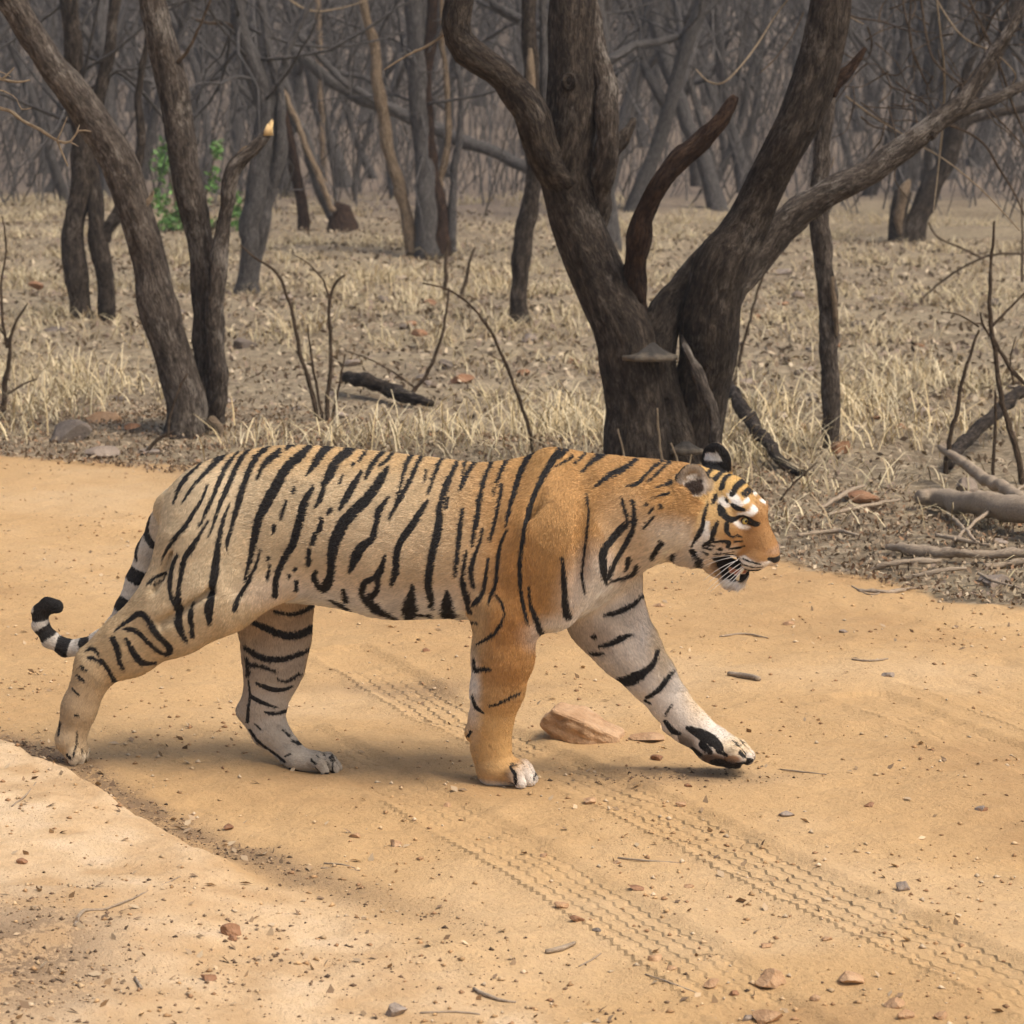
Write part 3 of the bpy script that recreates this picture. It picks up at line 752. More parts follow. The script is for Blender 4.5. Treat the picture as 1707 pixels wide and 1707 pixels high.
px_shrub('bent_sapling', 'thin bent sapling with a crooked top in the right-hand grass', (1535, 505), [
 ('stem', [(1530, 512, 4), (1545, 490, 4), (1580, 462, 5), (1620, 438, 5), (1660, 424, 5), (1707, 424, 4), (1760, 430, 3)]),
 ('stem', [(1640, 432, 5), (1600, 412, 5), (1570, 400, 4), (1555, 385, 4), (1548, 370, 3)]), ('stem', [(1704, 470, 5), (1704, 400, 4), (1703, 330, 3)])])
px_shrub('dry_stalk', 'dry leaning stalks beside the forked tree\'s right trunk', (1222, 640), [
 ('stem', [(1220, 655, 7), (1230, 610, 7), (1246, 550, 6), (1262, 490, 5), (1280, 440, 4)]), ('stem', [(1196, 650, 6), (1205, 590, 5), (1212, 530, 4), (1240, 470, 3)])])
px_shrub('pale_stem', 'pale dry stem standing before the forked tree\'s base', (1100, 822), [
 ('stem', [(1112, 822, 6), (1104, 770, 5), (1098, 720, 5), (1096, 680, 3)]), ('stem', [(1140, 822, 5), (1130, 770, 4), (1118, 738, 3)]), ('stem', [(1042, 822, 5), (1040, 760, 4), (1030, 715, 3)])], TWIG_PALE)
px_shrub('leaning_twig', 'dark slanting twig standing by the left roadside stones', (242, 760), [
 ('stem', [(238, 764, 9), (256, 740, 8), (272, 726, 7), (290, 718, 4)]), ('stem', [(280, 728, 5), (285, 690, 5), (298, 650, 4), (312, 622, 3)])])
px_shrub('roadside_twig', 'thin dark twigs rising from the verge right of the tiger\'s head', (1295, 838), [
 ('stem', [(1294, 845, 4), (1312, 818, 4), (1335, 795, 4), (1362, 770, 2)]), ('stem', [(1322, 808, 3), (1316, 788, 3), (1300, 775, 2)])])
# the pale near twig reaching in at the left, on a shrub that stands outside the picture
px_shrub('reaching_twig', 'pale twig with forked tips reaching in above the track', (-420, 905), [
 ('stem', [(-420, 915, 22), (-415, 700, 19), (-390, 480, 17), (-330, 330, 15), (-240, 220, 12)]),
 ('twig', [(-240, 220, 11), (-120, 172, 9), (0, 180, 8), (36, 200, 7), (66, 216, 7), (95, 235, 6), (118, 236, 5), (130, 218, 4), (152, 219, 3)]),
 ('twig', [(95, 234, 5), (104, 255, 4), (113, 277, 3)]), ('twig', [(95, 234, 4), (105, 212, 3), (112, 194, 2)]), ('twig', [(118, 237, 4), (131, 244, 2)]), ('twig', [(126, 224, 3), (133, 208, 2)]),
 ('twig', [(-240, 220, 10), (-140, 140, 8), (-40, 125, 6), (5, 132, 6), (30, 137, 5), (50, 133, 3)]), ('twig', [(5, 131, 5), (15, 122, 4), (24, 112, 2)]), ('twig', [(2, 133, 4), (-4, 118, 3), (18, 128, 2)]),
 ('twig', [(-120, 172, 5), (-30, 150, 4), (10, 153, 3), (28, 165, 2)]), ('twig', [(28, 165, 2), (36, 182, 3), (52, 180, 2)])], TWIG_PALE, Y=3.4)

# vines and bare sprays hanging in the upper right
vb = ground_base(1640, 690)
ve = empty('hanging_vines', vb); tag(ve, 'tangle of thin pale bare vines hanging over the right-hand limbs', 'vine')
VINES = [[(1556, 352, 2.5), (1562, 300, 5), (1572, 200, 6), (1574, 120, 6), (1566, 40, 5), (1555, -60, 5)],
 [(1530, -40, 6), (1538, 20, 6), (1546, 70, 6), (1560, 105, 6), (1600, 140, 5), (1640, 175, 5), (1680, 215, 4), (1720, 260, 3)],
 [(1500, -40, 5), (1508, 20, 5), (1518, 60, 5), (1522, 90, 4), (1540, 130, 4), (1552, 155, 3)],
 [(1545, -30, 5), (1580, 30, 5), (1610, 65, 5), (1660, 90, 4), (1692, 122, 4), (1688, 140, 3)],
 [(1600, -30, 6), (1640, 50, 6), (1670, 120, 6), (1690, 180, 6), (1712, 230, 5)],
 [(1560, 205, 5), (1600, 215, 6), (1640, 240, 6), (1665, 280, 6), (1690, 320, 5), (1712, 370, 4)],
 [(1410, 160, 5), (1450, 190, 5), (1490, 215, 5), (1530, 240, 5), (1580, 270, 4), (1640, 320, 4), (1700, 385, 3)],
 [(1400, 18, 5), (1430, 30, 5), (1470, 36, 4), (1510, 50, 3), (1560, 55, 2)],
 [(1506, 225, 5), (1505, 255, 4), (1492, 285, 4), (1494, 305, 3), (1512, 330, 3)],
 [(1160, 115, 4), (1180, 135, 5), (1205, 138, 5), (1235, 110, 5), (1265, 70, 5), (1290, 30, 4), (1320, -10, 4)],
 [(1700, -20, 6), (1660, 20, 5), (1640, 60, 4), (1620, 80, 3)], [(1520, -20, 4), (1516, 60, 4), (1528, 100, 4), (1545, 140, 3), (1552, 152, 2)],
 [(1360, 240, 3), (1368, 265, 3), (1384, 280, 3), (1390, 262, 2)], [(1600, 150, 5), (1640, 100, 5), (1680, 60, 4), (1720, 40, 3)],
 [(1340, 20, 4), (1320, 60, 3), (1290, 100, 3), (1262, 125, 2)], [(1440, 40, 3), (1410, 25, 4), (1380, 10, 4)]]
for i, v in enumerate(VINES):
    obj('vine', tube_mesh('vine', [px_limb([(a, b_, w_ * .8, .12 * math.sin(j + i)) for j, (a, b_, w_) in enumerate(v)], vb[1], vb, 5, .05)]), TWIG_PALE if i % 3 == 0 else TWIG_M, ve)
rgv = np.random.default_rng(77); sp = []
for k in range(60):
    px, py = rgv.uniform(1420, 1760), rgv.uniform(-60, 210); a = rgv.uniform(0, 6.28); P_ = [(px, py, 3.4)]
    for j in range(4):
        a += rgv.normal(0, .45); P_.append((P_[-1][0] + 26 * math.cos(a), P_[-1][1] + 26 * math.sin(a), 3 - .6 * j))
    sp.append(px_limb([(q[0], q[1], q[2], rgv.uniform(-.3, .6)) for q in P_], vb[1], vb, 4, .05))
o = obj('fine_sprays', tube_mesh('fine_sprays', sp), TWIG_M, ve); o['kind'] = 'stuff'
# ---------------------------------------------------------------- dry grass, leaf litter
def scatter_verge(n, seed, ymax, pw, clump=None):
    rg = np.random.default_rng(seed); out = []
    while sum(map(len, out)) < n:
        k = n * 2
        d = ymax * rg.random(k) ** pw                       # distance beyond the track edge
        half = (d + 16) * .2 + .8
        x = rg.uniform(-1, 1, k) * half; y = edge_y(x) + d - .05
        m = (np.abs(x) < (y + 8) * .185 + .5) & (y > 1.0)
        if clump is not None:
            q = fbm(np.stack([x, y, x * 0], 1) * clump, 3, seed + 1); m &= rg.random(k) < sstep(-.1, .55, q)
        out.append(np.stack([x[m], y[m]], 1))
    p = np.concatenate(out)[:n]
    return np.column_stack([p, ground_height(p[:, 0], p[:, 1])])
def grass_mesh(name, roots, hmin, hmax, w, seed, cols, lean=.5):
    rg = np.random.default_rng(seed); n = len(roots)
    a = rg.uniform(0, 2 * math.pi, n); L = rg.uniform(hmin, hmax, n) * rg.uniform(.5, 1, n)
    ld = np.stack([np.cos(a), np.sin(a), a * 0], 1) * (L * lean * rg.uniform(.2, 1.6, n))[:, None]
    sd = np.stack([-np.sin(a + rg.normal(0, .8, n)), np.cos(a), a * 0], 1); sd /= np.linalg.norm(sd, axis=1, keepdims=True)
    ww = w * rg.uniform(.6, 1.5, n)[:, None]; up = np.zeros((n, 3)); up[:, 2] = L
    r = roots - np.array([0, 0, .01])
    m1 = r + up * .55 + ld * .28; m2 = r + up * .92 + ld * .75; tip = r + up * rg.uniform(.55, 1.1, n)[:, None] + ld * 1.35
    V = np.stack([r - sd * ww * .5, r + sd * ww * .5, m1 - sd * ww * .45, m1 + sd * ww * .45, m2 - sd * ww * .3, m2 + sd * ww * .3, tip], 1).reshape(-1, 3)
    o = np.arange(n)[:, None] * 7
    Q = np.concatenate([o + np.array([[0, 1, 3, 2]]), o + np.array([[2, 3, 5, 4]])]); T = o + np.array([[4, 5, 6]])
    me = mesh_np(name, V, [Q, T], False)
    c = np.asarray(cols)[rg.integers(0, len(cols), n)] * rg.uniform(.7, 1.2, (n, 1)); attr_c(me, 'tint', np.repeat(c, 7, axis=0))
    return me
GRASS_M = tint_material('dry_straw', .8)
STRAW = [(.52, .42, .235), (.62, .51, .31), (.43, .335, .19), (.56, .46, .29), (.33, .245, .14)]
# tufts: many blades share one root patch
rgt = np.random.default_rng(12)
tc = scatter_verge(2800, 13, 30, .85, .8); tc = tc[tc[:, 1] - edge_y(tc[:, 0]) > .35]
per = rgt.integers(5, 15, len(tc)); tr = np.repeat(tc, per, axis=0); tr[:, :2] += rgt.normal(0, .075, (len(tr), 2)); tr[:, 2] = ground_height(tr[:, 0], tr[:, 1])
g1 = grass_mesh('dry_grass', tr, .04, .20, .0065, 14, STRAW, 1.5)
tag(obj('dry_grass', g1, GRASS_M), 'dry straw-coloured grass tufts over the ground behind the track', 'grass', kind='stuff')
# named thick tufts the photo shows
spots_g = [(60, 690, 60, .5), (120, 700, 30, .5), (25, 720, 40, .45), (180, 650, 40, .4), (110, 620, 50, .4), (940, 730, 90, .45), (980, 700, 50, .5), (1000, 740, 40, .45), (880, 720, 40, .35), (1280, 690, 70, .4), (1420, 700, 60, .45), (1470, 680, 60, .45), (1510, 720, 60, .45), (1340, 740, 40, .35), (640, 740, 60, .3), (760, 735, 60, .35), (560, 745, 30, .3), (1540, 640, 60, .4), (640, 480, 60, .45), (700, 500, 60, .45), (560, 490, 60, .4), (820, 480, 60, .4), (480, 560, 50, .35), (1260, 760, 40, .35), (1620, 720, 50, .4), (430, 745, 30, .25)]
rr = []
for (px, py, k, h) in spots_g:
    b = ground_base(px, py); rr.append(np.column_stack([rgt.normal(b[0], .14, k * 2), rgt.normal(b[1], .25, k * 2)]))
rr = np.concatenate(rr); rr = np.column_stack([rr, ground_height(rr[:, 0], rr[:, 1])])
g2 = grass_mesh('straw_tufts', rr, .07, .30, .006, 15, [(.62, .49, .28), (.70, .57, .35), (.54, .41, .22), (.60, .50, .32)], 1.2)
tag(obj('straw_tufts', g2, GRASS_M), 'thick pale straw tufts at the foot of the trees', 'grass', kind='stuff')
lp = scatter_verge(26000, 16, 26, 1.5); lp[:, 2] += .012 + rgt.random(len(lp)) * .02
lm = leaf_mesh('leaf_litter', lp, (.013 + .020 * sstep(1.0, 9.0, lp[:, 1] - edge_y(lp[:, 0])))[:, None], 17, [(.16, .112, .068), (.24, .178, .112), (.34, .265, .175), (.11, .078, .048), (.44, .35, .235), (.22, .16, .115)], 1.6)
tag(obj('leaf_litter', lm, tint_material('dry_leaf', .85)), 'brown fallen leaves and chips covering the wood floor', 'leaf litter', kind='stuff')

le = scatter_verge(15000, 18, 2.6, 1.1); le[:, 2] += .006 + rgt.random(len(le)) * .018
lm2 = leaf_mesh('edge_litter', le, .013, 19, [(.16, .105, .06), (.24, .165, .10), (.32, .235, .15), (.12, .078, .046), (.42, .32, .21), (.28, .16, .085)], 1.0)
tag(obj('edge_litter', lm2, bpy.data.materials['dry_leaf']), 'crumbled brown leaf bits lining the far edge of the track', 'leaf litter', kind='stuff')
bs = scatter_verge(2600, 20, 3.2, 1.0); g3 = grass_mesh('broken_straw', bs, .02, .05, .004, 21, [(.46, .35, .20), (.36, .26, .15), (.55, .43, .27), (.24, .16, .09)], 3.2)
tag(obj('broken_straw', g3, GRASS_M), 'broken straw and thin twigs lying flat at the far edge of the track', 'straw', kind='stuff')
# ---------------------------------------------------------------- stones, sticks, logs
def rock_mesh(name, sx, sy, sz, seed, cuts=7, sub=3):
    """an ico-sphere cut by random planes: flat facets, worn edges"""
    import bmesh
    bm = bmesh.new(); bmesh.ops.create_icosphere(bm, subdivisions=sub, radius=1.0)
    V = np.array([v.co[:] for v in bm.verts]); rg = np.random.default_rng(seed)
    for _ in range(cuts):
        n = rg.normal(0, 1, 3); n /= np.linalg.norm(n); h = rg.uniform(.42, .75); d = V @ n - h
        V = V - np.maximum(d, 0)[:, None] * n
    V = V * (1 + .03 * fbm(V * 2.2, 3, seed)[:, None]) + .012 * np.stack([vnoise(V * 6, seed + i) for i in range(3)], 1)
    V = V / np.abs(V).max(0) * np.array([sx, sy, sz])
    F = np.array([[v.index for v in f.verts] for f in bm.faces]); bm.free()
    me = mesh_np(name, V, F, True)
    try: me.set_sharp_from_angle(angle=math.radians(18))
    except Exception: pass
    return me
def rock_material(name, a, b, c):
    t = NT(name); p = t.coords(); n1 = t.noise(p, 9, 5, .65); n2 = t.noise(p, 60, 4, .7)
    col = t.ramp(n1, [(.3, a), (.5, b), (.72, c)]); col = t.mix(.4, col, t.mix(1.0, col, t.ramp(n2, [(.3, .6), (.7, 1.3)]), 'MULTIPLY'))
    sc = t.mix(t.ramp(t.rand(), [(0, 0.0), (1, .45)]), col, a)
    return t.done(sc, .9, t.bump(t.math('ADD', n2, n1), .6, .012), .2)
ROCK_SAND = rock_material('sand_coloured_stone', (.34, .19, .095), (.46, .285, .155), (.56, .38, .23))
ROCK_RED = rock_material('red_brown_stone', (.20, .095, .05), (.30, .16, .085), (.40, .23, .13))
ROCK_GREY = rock_material('grey_stone', (.20, .155, .118), (.29, .23, .178), (.40, .32, .25))
ROCK_DARK = rock_material('dark_stone', (.085, .068, .055), (.15, .12, .096), (.23, .185, .145))
def px_rock(name, label, px, py, wpx, hpx, mat, seed, group=None, rz=None, depth=.8, cuts=7, sink=.25, sub=3):
    """px, py: the middle of the stone's foot; wpx, hpx: its width and height in the picture"""
    b = ground_base(px, py); m = mpp(b[1])
    w, h = wpx * m / 2, hpx * m / 2
    o = obj(name, rock_mesh(name, w * 1.08, w * depth, h * (1 + sink), seed, cuts, sub), mat)
    o.location = (b[0], b[1] + w * depth * .5, b[2] + h * (1 - sink) * .75); o.rotation_euler = (random.uniform(-.15, .15), random.uniform(-.15, .15), random.uniform(-.5, .5) if rz is None else rz)
    return tag(o, label, 'stone', group)
# the big wedge-shaped stone on the track, built as a slab with a slanting top and an undercut left face
def wedge_rock():
    import bmesh
    o = np.array([(-.075, -.030, -.01), (-.02, -.075, -.01), (.115, -.085, -.01), (.135, .02, -.01), (.02, .11, -.01), (-.07, .06, -.01),
                  (-.125, -.03, .055), (-.085, -.045, .100), (.01, -.088, .072), (.112, -.082, .020), (.125, .01, .030), (.03, .085, .078), (-.06, .06, .112)])
    bm = bmesh.new()
    for v in o: bm.verts.new(v)
    bmesh.ops.convex_hull(bm, input=bm.verts[:]); bmesh.ops.triangulate(bm, faces=bm.faces[:])
    bmesh.ops.bevel(bm, geom=bm.edges[:], offset=.008, segments=2, affect='EDGES', profile=.6)
    for _ in range(3):
        bmesh.ops.subdivide_edges(bm, edges=[e for e in bm.edges if e.calc_length() > .016], cuts=1); bmesh.ops.triangulate(bm, faces=bm.faces[:])
    me = bpy.data.meshes.new('big_stone'); bm.to_mesh(me); bm.free()
    n = len(me.vertices); co = np.empty(n * 3, np.float32); me.vertices.foreach_get('co', co); V = co.reshape(-1, 3).astype(float)
    lay = .0035 * np.sin((V[:, 2] + V[:, 0] * .35) * 210 + 3 * vnoise(V * 20, 4))
    nr = V - V.mean(0); nr /= np.linalg.norm(nr, axis=1, keepdims=True)
    V = V + nr * (.009 * fbm(V * 16, 4, 2) + lay * .45)[:, None]
    me.vertices.foreach_set('co', V.astype(np.float32).ravel()); me.update()
    return me
rb = ground_base(968, 1238); rw = obj('big_stone', wedge_rock(), ROCK_SAND); rw.location = (rb[0], rb[1] + .06, rb[2] - .004); rw.rotation_euler = (0, 0, .05)
tag(rw, 'large sand-coloured wedge-shaped stone lying on the track between the front paws', 'stone')
px_rock('flat_stone', 'flat thin stone half sunk in the dust beside the large wedge-shaped stone', 1080, 1236, 60, 14, ROCK_SAND, 21, depth=.9)
random.seed(3)
ROAD = [(985, 1340, 24, 15, ROCK_SAND), (1135, 1345, 18, 12, ROCK_SAND), (1312, 1361, 26, 11, ROCK_GREY), (1060, 1483, 28, 9, ROCK_RED), (936, 1514, 26, 14, ROCK_SAND), (962, 1536, 26, 12, ROCK_RED), (995, 1553, 16, 8, ROCK_DARK),
        (1507, 1485, 26, 19, ROCK_GREY), (1188, 1647, 30, 16, ROCK_SAND), (1283, 1650, 54, 38, ROCK_SAND), (1413, 1641, 56, 22, ROCK_SAND), (1222, 1660, 20, 10, ROCK_RED), (1490, 1680, 36, 16, ROCK_SAND), (1510, 1698, 30, 18, ROCK_SAND), (1360, 1668, 22, 12, ROCK_SAND),
        (1282, 1706, 50, 24, ROCK_SAND), (1245, 1702, 22, 12, ROCK_GREY), (384, 1560, 34, 22, ROCK_RED), (388, 1568, 18, 12, ROCK_RED), (346, 1634, 30, 10, ROCK_RED), (658, 1694, 40, 28, ROCK_GREY), (36, 1440, 22, 10, ROCK_RED), (660, 1412, 26, 12, ROCK_SAND), (592, 1397, 22, 9, ROCK_SAND), (712, 1088, 16, 9, ROCK_RED),
        (378, 1384, 22, 12, ROCK_RED), (1092, 1602, 26, 13, ROCK_SAND), (1120, 1617, 18, 10, ROCK_SAND), (1277, 1580, 20, 10, ROCK_SAND), (1380, 1568, 18, 7, ROCK_SAND), (1636, 1352, 22, 9, ROCK_GREY), (1480, 1128, 24, 8, ROCK_GREY), (1640, 1352, 18, 8, ROCK_RED), (1148, 1312, 14, 8, ROCK_RED), (1095, 1268, 22, 11, ROCK_RED), (1450, 1345, 20, 9, ROCK_RED),
        (1570, 1700, 26, 14, ROCK_SAND), (1030, 1440, 14, 7, ROCK_SAND), (905, 1428, 14, 8, ROCK_SAND), (1150, 1480, 18, 7, ROCK_SAND), (745, 1345, 14, 8, ROCK_SAND), (1405, 1055, 18, 7, ROCK_GREY), (1100, 1012, 22, 8, ROCK_SAND), (1315, 1042, 20, 8, ROCK_SAND)]
LAB = {'sand_coloured_stone': 'small sandy pebble lying loose on the orange track', 'red_brown_stone': 'small reddish-brown pebble lying on the dust', 'grey_stone': 'small grey pebble lying on the orange track', 'dark_stone': 'small blackish pebble among the sandy ones on the track'}
BIGONES = {(1283, 1650): 'blocky sand-coloured stone sitting on the track, bulkiest of the loose pebbles', (1413, 1641): 'long brick-like sandy stone lying beside the blocky stone', (658, 1694): 'rounded grey stone on the pale bank among twigs', (384, 1560): 'reddish crumbly clod on the pale bank', (1507, 1485): 'grey cube-like pebble alone on the smooth track'}
for i, (px, py, w, h, m) in enumerate(ROAD):
    lb = BIGONES.get((px, py))
    px_rock('pebble', lb or LAB[m.name], px, py, w, h, m, 200 + i, None if lb else 'loose pebbles, ' + m.name.replace('_', ' '), sub=3, cuts=11)
VERGE = [(110, 738, 80, 40, ROCK_DARK, 'dark flat-topped rock half hidden in straw beside the track'), (170, 706, 60, 26, ROCK_SAND, 'brown slab tilted on the dark roadside rock'), (172, 764, 62, 22, ROCK_GREY, 'low grey slab at the track edge below the dark rock'),
         (250, 758, 40, 14, ROCK_GREY, None), (405, 582, 44, 22, ROCK_DARK, None), (506, 585, 26, 24, ROCK_DARK, None), (90, 560, 30, 24, ROCK_DARK, None), (745, 616, 30, 18, ROCK_DARK, None), (768, 640, 46, 18, ROCK_RED, None), (636, 505, 24, 14, ROCK_DARK, None),
         (918, 605, 24, 14, ROCK_DARK, None), (957, 606, 20, 12, ROCK_RED, None), (1528, 502, 26, 20, ROCK_DARK, None), (1660, 510, 24, 14, ROCK_DARK, None), (1310, 458, 30, 14, ROCK_GREY, None), (1352, 668, 26, 18, ROCK_DARK, None), (1405, 756, 40, 26, ROCK_RED, None), (1300, 698, 28, 12, ROCK_GREY, None),
         (1610, 825, 40, 34, ROCK_GREY, 'round grey stone behind the big fallen log'), (1658, 980, 56, 26, ROCK_GREY, 'grey boulder poking out of the litter at the track edge'), (1672, 908, 32, 10, ROCK_GREY, None), (1440, 836, 60, 20, ROCK_RED, None), (1540, 690, 40, 14, ROCK_GREY, None), (880, 570, 30, 16, ROCK_GREY, None),
         (660, 470, 40, 14, ROCK_GREY, None), (480, 500, 30, 10, ROCK_GREY, None), (1465, 505, 30, 14, ROCK_GREY, None), (1430, 545, 26, 12, ROCK_DARK, None), (840, 560, 24, 12, ROCK_GREY, None), (590, 610, 30, 12, ROCK_GREY, None), (700, 560, 28, 12, ROCK_RED, None), (1010, 380, 26, 10, ROCK_GREY, None), (300, 470, 30, 12, ROCK_GREY, None), (60, 480, 26, 12, ROCK_RED, None), (1600, 560, 24, 12, ROCK_DARK, None), (1245, 640, 22, 12, ROCK_GREY, None)]
rgs = np.random.default_rng(9)
for k in range(44):
    py_ = 420 + 300 * rgs.random() ** .8; VERGE.append((rgs.uniform(10, 1700), py_, rgs.uniform(14, 30), rgs.uniform(7, 14), (ROCK_GREY, ROCK_DARK, ROCK_RED)[int(rgs.integers(3))], None))
VL = {'grey_stone': 'grey stone lying in the dry grass behind the tiger', 'dark_stone': 'dark weathered stone in the dry grass behind the tiger', 'red_brown_stone': 'rusty brown stone in the dry grass behind the tiger', 'sand_coloured_stone': 'sandy stone in the dry grass behind the tiger'}
for i, (px, py, w, h, m, lb) in enumerate(VERGE):
    px_rock('rock', lb or VL[m.name], px, py, w, h, m, 400 + i, None if lb else 'stones among the dry grass, ' + m.name.replace('_', ' '), sub=3)

t = NT('weathered_wood'); _p = t.coords(); _n = t.noise(t.mapping(_p, (1, 4, 4)), 30, 5, .65); _n2 = t.noise(_p, 6, 3)
STICK_M = t.done(t.mix(t.math('MULTIPLY', _n2, .6), t.ramp(_n, [(.3, (.15, .105, .068)), (.5, (.30, .225, .15)), (.7, (.44, .345, .24))]), (.36, .29, .215)), .9, t.bump(_n, .6, .01), .15)
def px_stick(name, label, pts, mat, cat='stick', group=None, lift=.5, sides=8, rough=.12, Y=None):
    """a stick lying on the ground: every traced point is put on the ground under it"""
    P_, R_ = [], []
    for p in pts:
        b = ground_base(p[0], p[1]); r = p[2] * .5 * mpp(b[1]); P_.append(b + np.array([0, 0, r * lift + (p[3] if len(p) > 3 else 0) + (.03 if b[1] > edge_y(np.array([b[0]]))[0] + .2 else 0)])); R_.append(r)
    base = P_[0].copy(); _seed[0] += 1
    o = obj(name, tube_mesh(name, [bark_tube([q - base for q in P_], R_, sides, rough, _seed[0])]), mat); o.location = base
    return tag(o, label, cat, group)
log = px_stick('fallen_log', 'thick pale fallen log lying at the right edge of the verge', [(1530, 852, 22), (1570, 860, 34), (1620, 872, 40), (1680, 886, 42), (1760, 905, 44), (1850, 925, 44)], STICK_M, 'log', sides=16, lift=1.1)
px_stick('fallen_branch', 'dark dead branch with a stub lying right of the forked tree', [(1192, 700, 22, .25), (1230, 735, 24, .16), (1270, 765, 22, .08), (1300, 785, 18), (1340, 800, 12)], BARK_DARK, 'branch', sides=10)
px_stick('slanting_branch', 'pale straight branch leaning across the big fallen log', [(1566, 800, 12, .12), (1600, 820, 16, .11), (1640, 850, 20, .10), (1690, 880, 22, .10), (1740, 905, 22, .09)], STICK_M, 'branch', sides=10)
px_stick('dead_branch', 'mossy dark dead branch lying in the grass behind the tiger\'s back', [(578, 655, 18, .05), (610, 662, 22, .04), (650, 672, 24, .03), (690, 680, 20), (720, 686, 12)], BARK_DARK, 'branch', sides=10, rough=.25)
px_stick('dark_log', 'dark fallen branch slanting up behind the tall thin shrub', [(1580, 790, 20), (1610, 770, 22, .05), (1650, 748, 22, .12), (1700, 725, 20, .2)], BARK_DARK, 'branch', sides=10)
STK = [([(1214, 1126, 8), (1240, 1130, 11), (1264, 1136, 8)], BARK_PALE, 'short split stick on the track above the lifted paw'),
       ([(1030, 1431, 3), (1080, 1436, 3.5), (1134, 1439, 2)], TWIG_M, 'thin straight dark twig on the track'),
       ([(1200, 1062, 3), (1240, 1058, 4), (1280, 1064, 2)], TWIG_M, None), ([(125, 1545, 7), (140, 1520, 7), (170, 1518, 4), (230, 1495, 3), (300, 1462, 2)], TWIG_PALE, 'pale forked twig on the lower left bank'),
       ([(20, 1345, 3), (45, 1325, 3), (60, 1305, 2)], TWIG_M, None), ([(790, 1650, 6), (805, 1660, 8), (830, 1668, 6), (860, 1672, 4)], TWIG_PALE, None), ([(700, 1690, 4), (760, 1688, 4), (800, 1692, 3)], TWIG_M, None),
       ([(910, 1590, 9), (935, 1585, 10), (958, 1574, 6)], TWIG_PALE, 'curled pale chip of wood on the near track'), ([(965, 1612, 3), (985, 1602, 3), (1002, 1590, 2)], TWIG_M, None), ([(1076, 1625, 2.5), (1120, 1640, 3), (1160, 1655, 2)], TWIG_M, None),
       ([(225, 1632, 6), (236, 1650, 6)], TWIG_M, None), ([(540, 1440, 3), (570, 1442, 3), (592, 1448, 2)], TWIG_M, None), ([(535, 1448, 3), (600, 1452, 3)], TWIG_M, None),
       ([(1420, 1100, 3), (1450, 1103, 4), (1480, 1099, 3)], TWIG_M, None), ([(1420, 978, 3), (1450, 992, 3), (1490, 985, 4), (1550, 980, 4)], TWIG_M, None), ([(460, 1106, 3), (490, 1100, 3)], TWIG_M, None), ([(330, 1062, 4), (352, 1064, 3)], TWIG_M, None),
       ([(1260, 1380, 3), (1300, 1385, 3), (1390, 1300, 2)], TWIG_M, None) if False else ([(1300, 1283, 2.5), (1340, 1288, 3), (1378, 1292, 2)], TWIG_M, None),
       ([(1630, 970, 5), (1660, 985, 5), (1700, 994, 4)], TWIG_PALE, None), ([(1380, 872, 6), (1440, 858, 8), (1500, 846, 5)], TWIG_PALE, None), ([(1590, 915, 6), (1650, 885, 7, .05), (1720, 850, 5, .1)], TWIG_PALE, 'pale thin stick slanting up over the big fallen log'),
       ([(1580, 870, 7), (1610, 900, 8), (1625, 915, 5)], TWIG_M, None), ([(1370, 860, 6), (1410, 836, 9), (1440, 822, 5)], BARK_PALE, None)]
for (pts, m, lb) in STK:
    px_stick('stick', lb or 'small loose twig lying on the dusty ground', pts, STICK_M, 'stick', None if lb else 'small loose twigs', sides=6, lift=.8)
for i, pts in enumerate([[(1480, 925, 14), (1560, 935, 18), (1640, 938, 16), (1720, 940, 14)], [(1440, 955, 8), (1500, 950, 10), (1570, 948, 8)], [(1500, 968, 7), (1560, 966, 9), (1610, 962, 6)], [(1430, 985, 6), (1480, 988, 8), (1510, 984, 5)], [(1640, 958, 10), (1690, 952, 12), (1760, 950, 10)], [(1330, 905, 6), (1390, 898, 8), (1430, 905, 5)], [(1560, 905, 7), (1600, 912, 9), (1650, 922, 6)]]):
    px_stick('bark_strip', 'flat weathered piece of dead wood lying in the litter along the track edge', pts, STICK_M, 'wood', 'pieces of dead wood along the track edge', sides=8, lift=.2, rough=.3)
# fine crumbs of earth and gravel, too many to count
rgc = np.random.default_rng(31)
def crumb_cloud(name, label, n, seed, sample, smin, smax, cols, cat):
    rg = np.random.default_rng(seed); p = sample(n, rg); n = len(p)
    base_ = np.array([(1, 0, 0), (-.5, .87, 0), (-.5, -.87, 0), (0, 0, 1.0), (.2, .1, -.6)])
    F0 = np.array([(0, 1, 3), (1, 2, 3), (2, 0, 3), (1, 0, 4), (2, 1, 4), (0, 2, 4)])
    s = (smin + (smax - smin) * rg.random(n) ** 4)[:, None, None]
    V = base_[None] * (1 + rg.uniform(-.35, .35, (n, 5, 1))) * s * np.array([1.25, .9, .7]); a = rg.uniform(0, 6.28, n)
    x = V[:, :, 0] * np.cos(a)[:, None] - V[:, :, 1] * np.sin(a)[:, None]; y = V[:, :, 0] * np.sin(a)[:, None] + V[:, :, 1] * np.cos(a)[:, None]
    V = np.stack([x, y, V[:, :, 2]], 2) + p[:, None, :] + np.array([0, 0, .25]) * s
    me = mesh_np(name, V.reshape(-1, 3), (np.arange(n)[:, None, None] * 5 + F0[None]).reshape(-1, 3), False)
    c = np.asarray(cols)[rg.integers(0, len(cols), n)] * rg.uniform(.75, 1.2, (n, 1)); attr_c(me, 'tint', np.repeat(c, 5, axis=0))
    return tag(obj(name, me, tint_material(name + '_material', .9)), label, cat, kind='stuff')
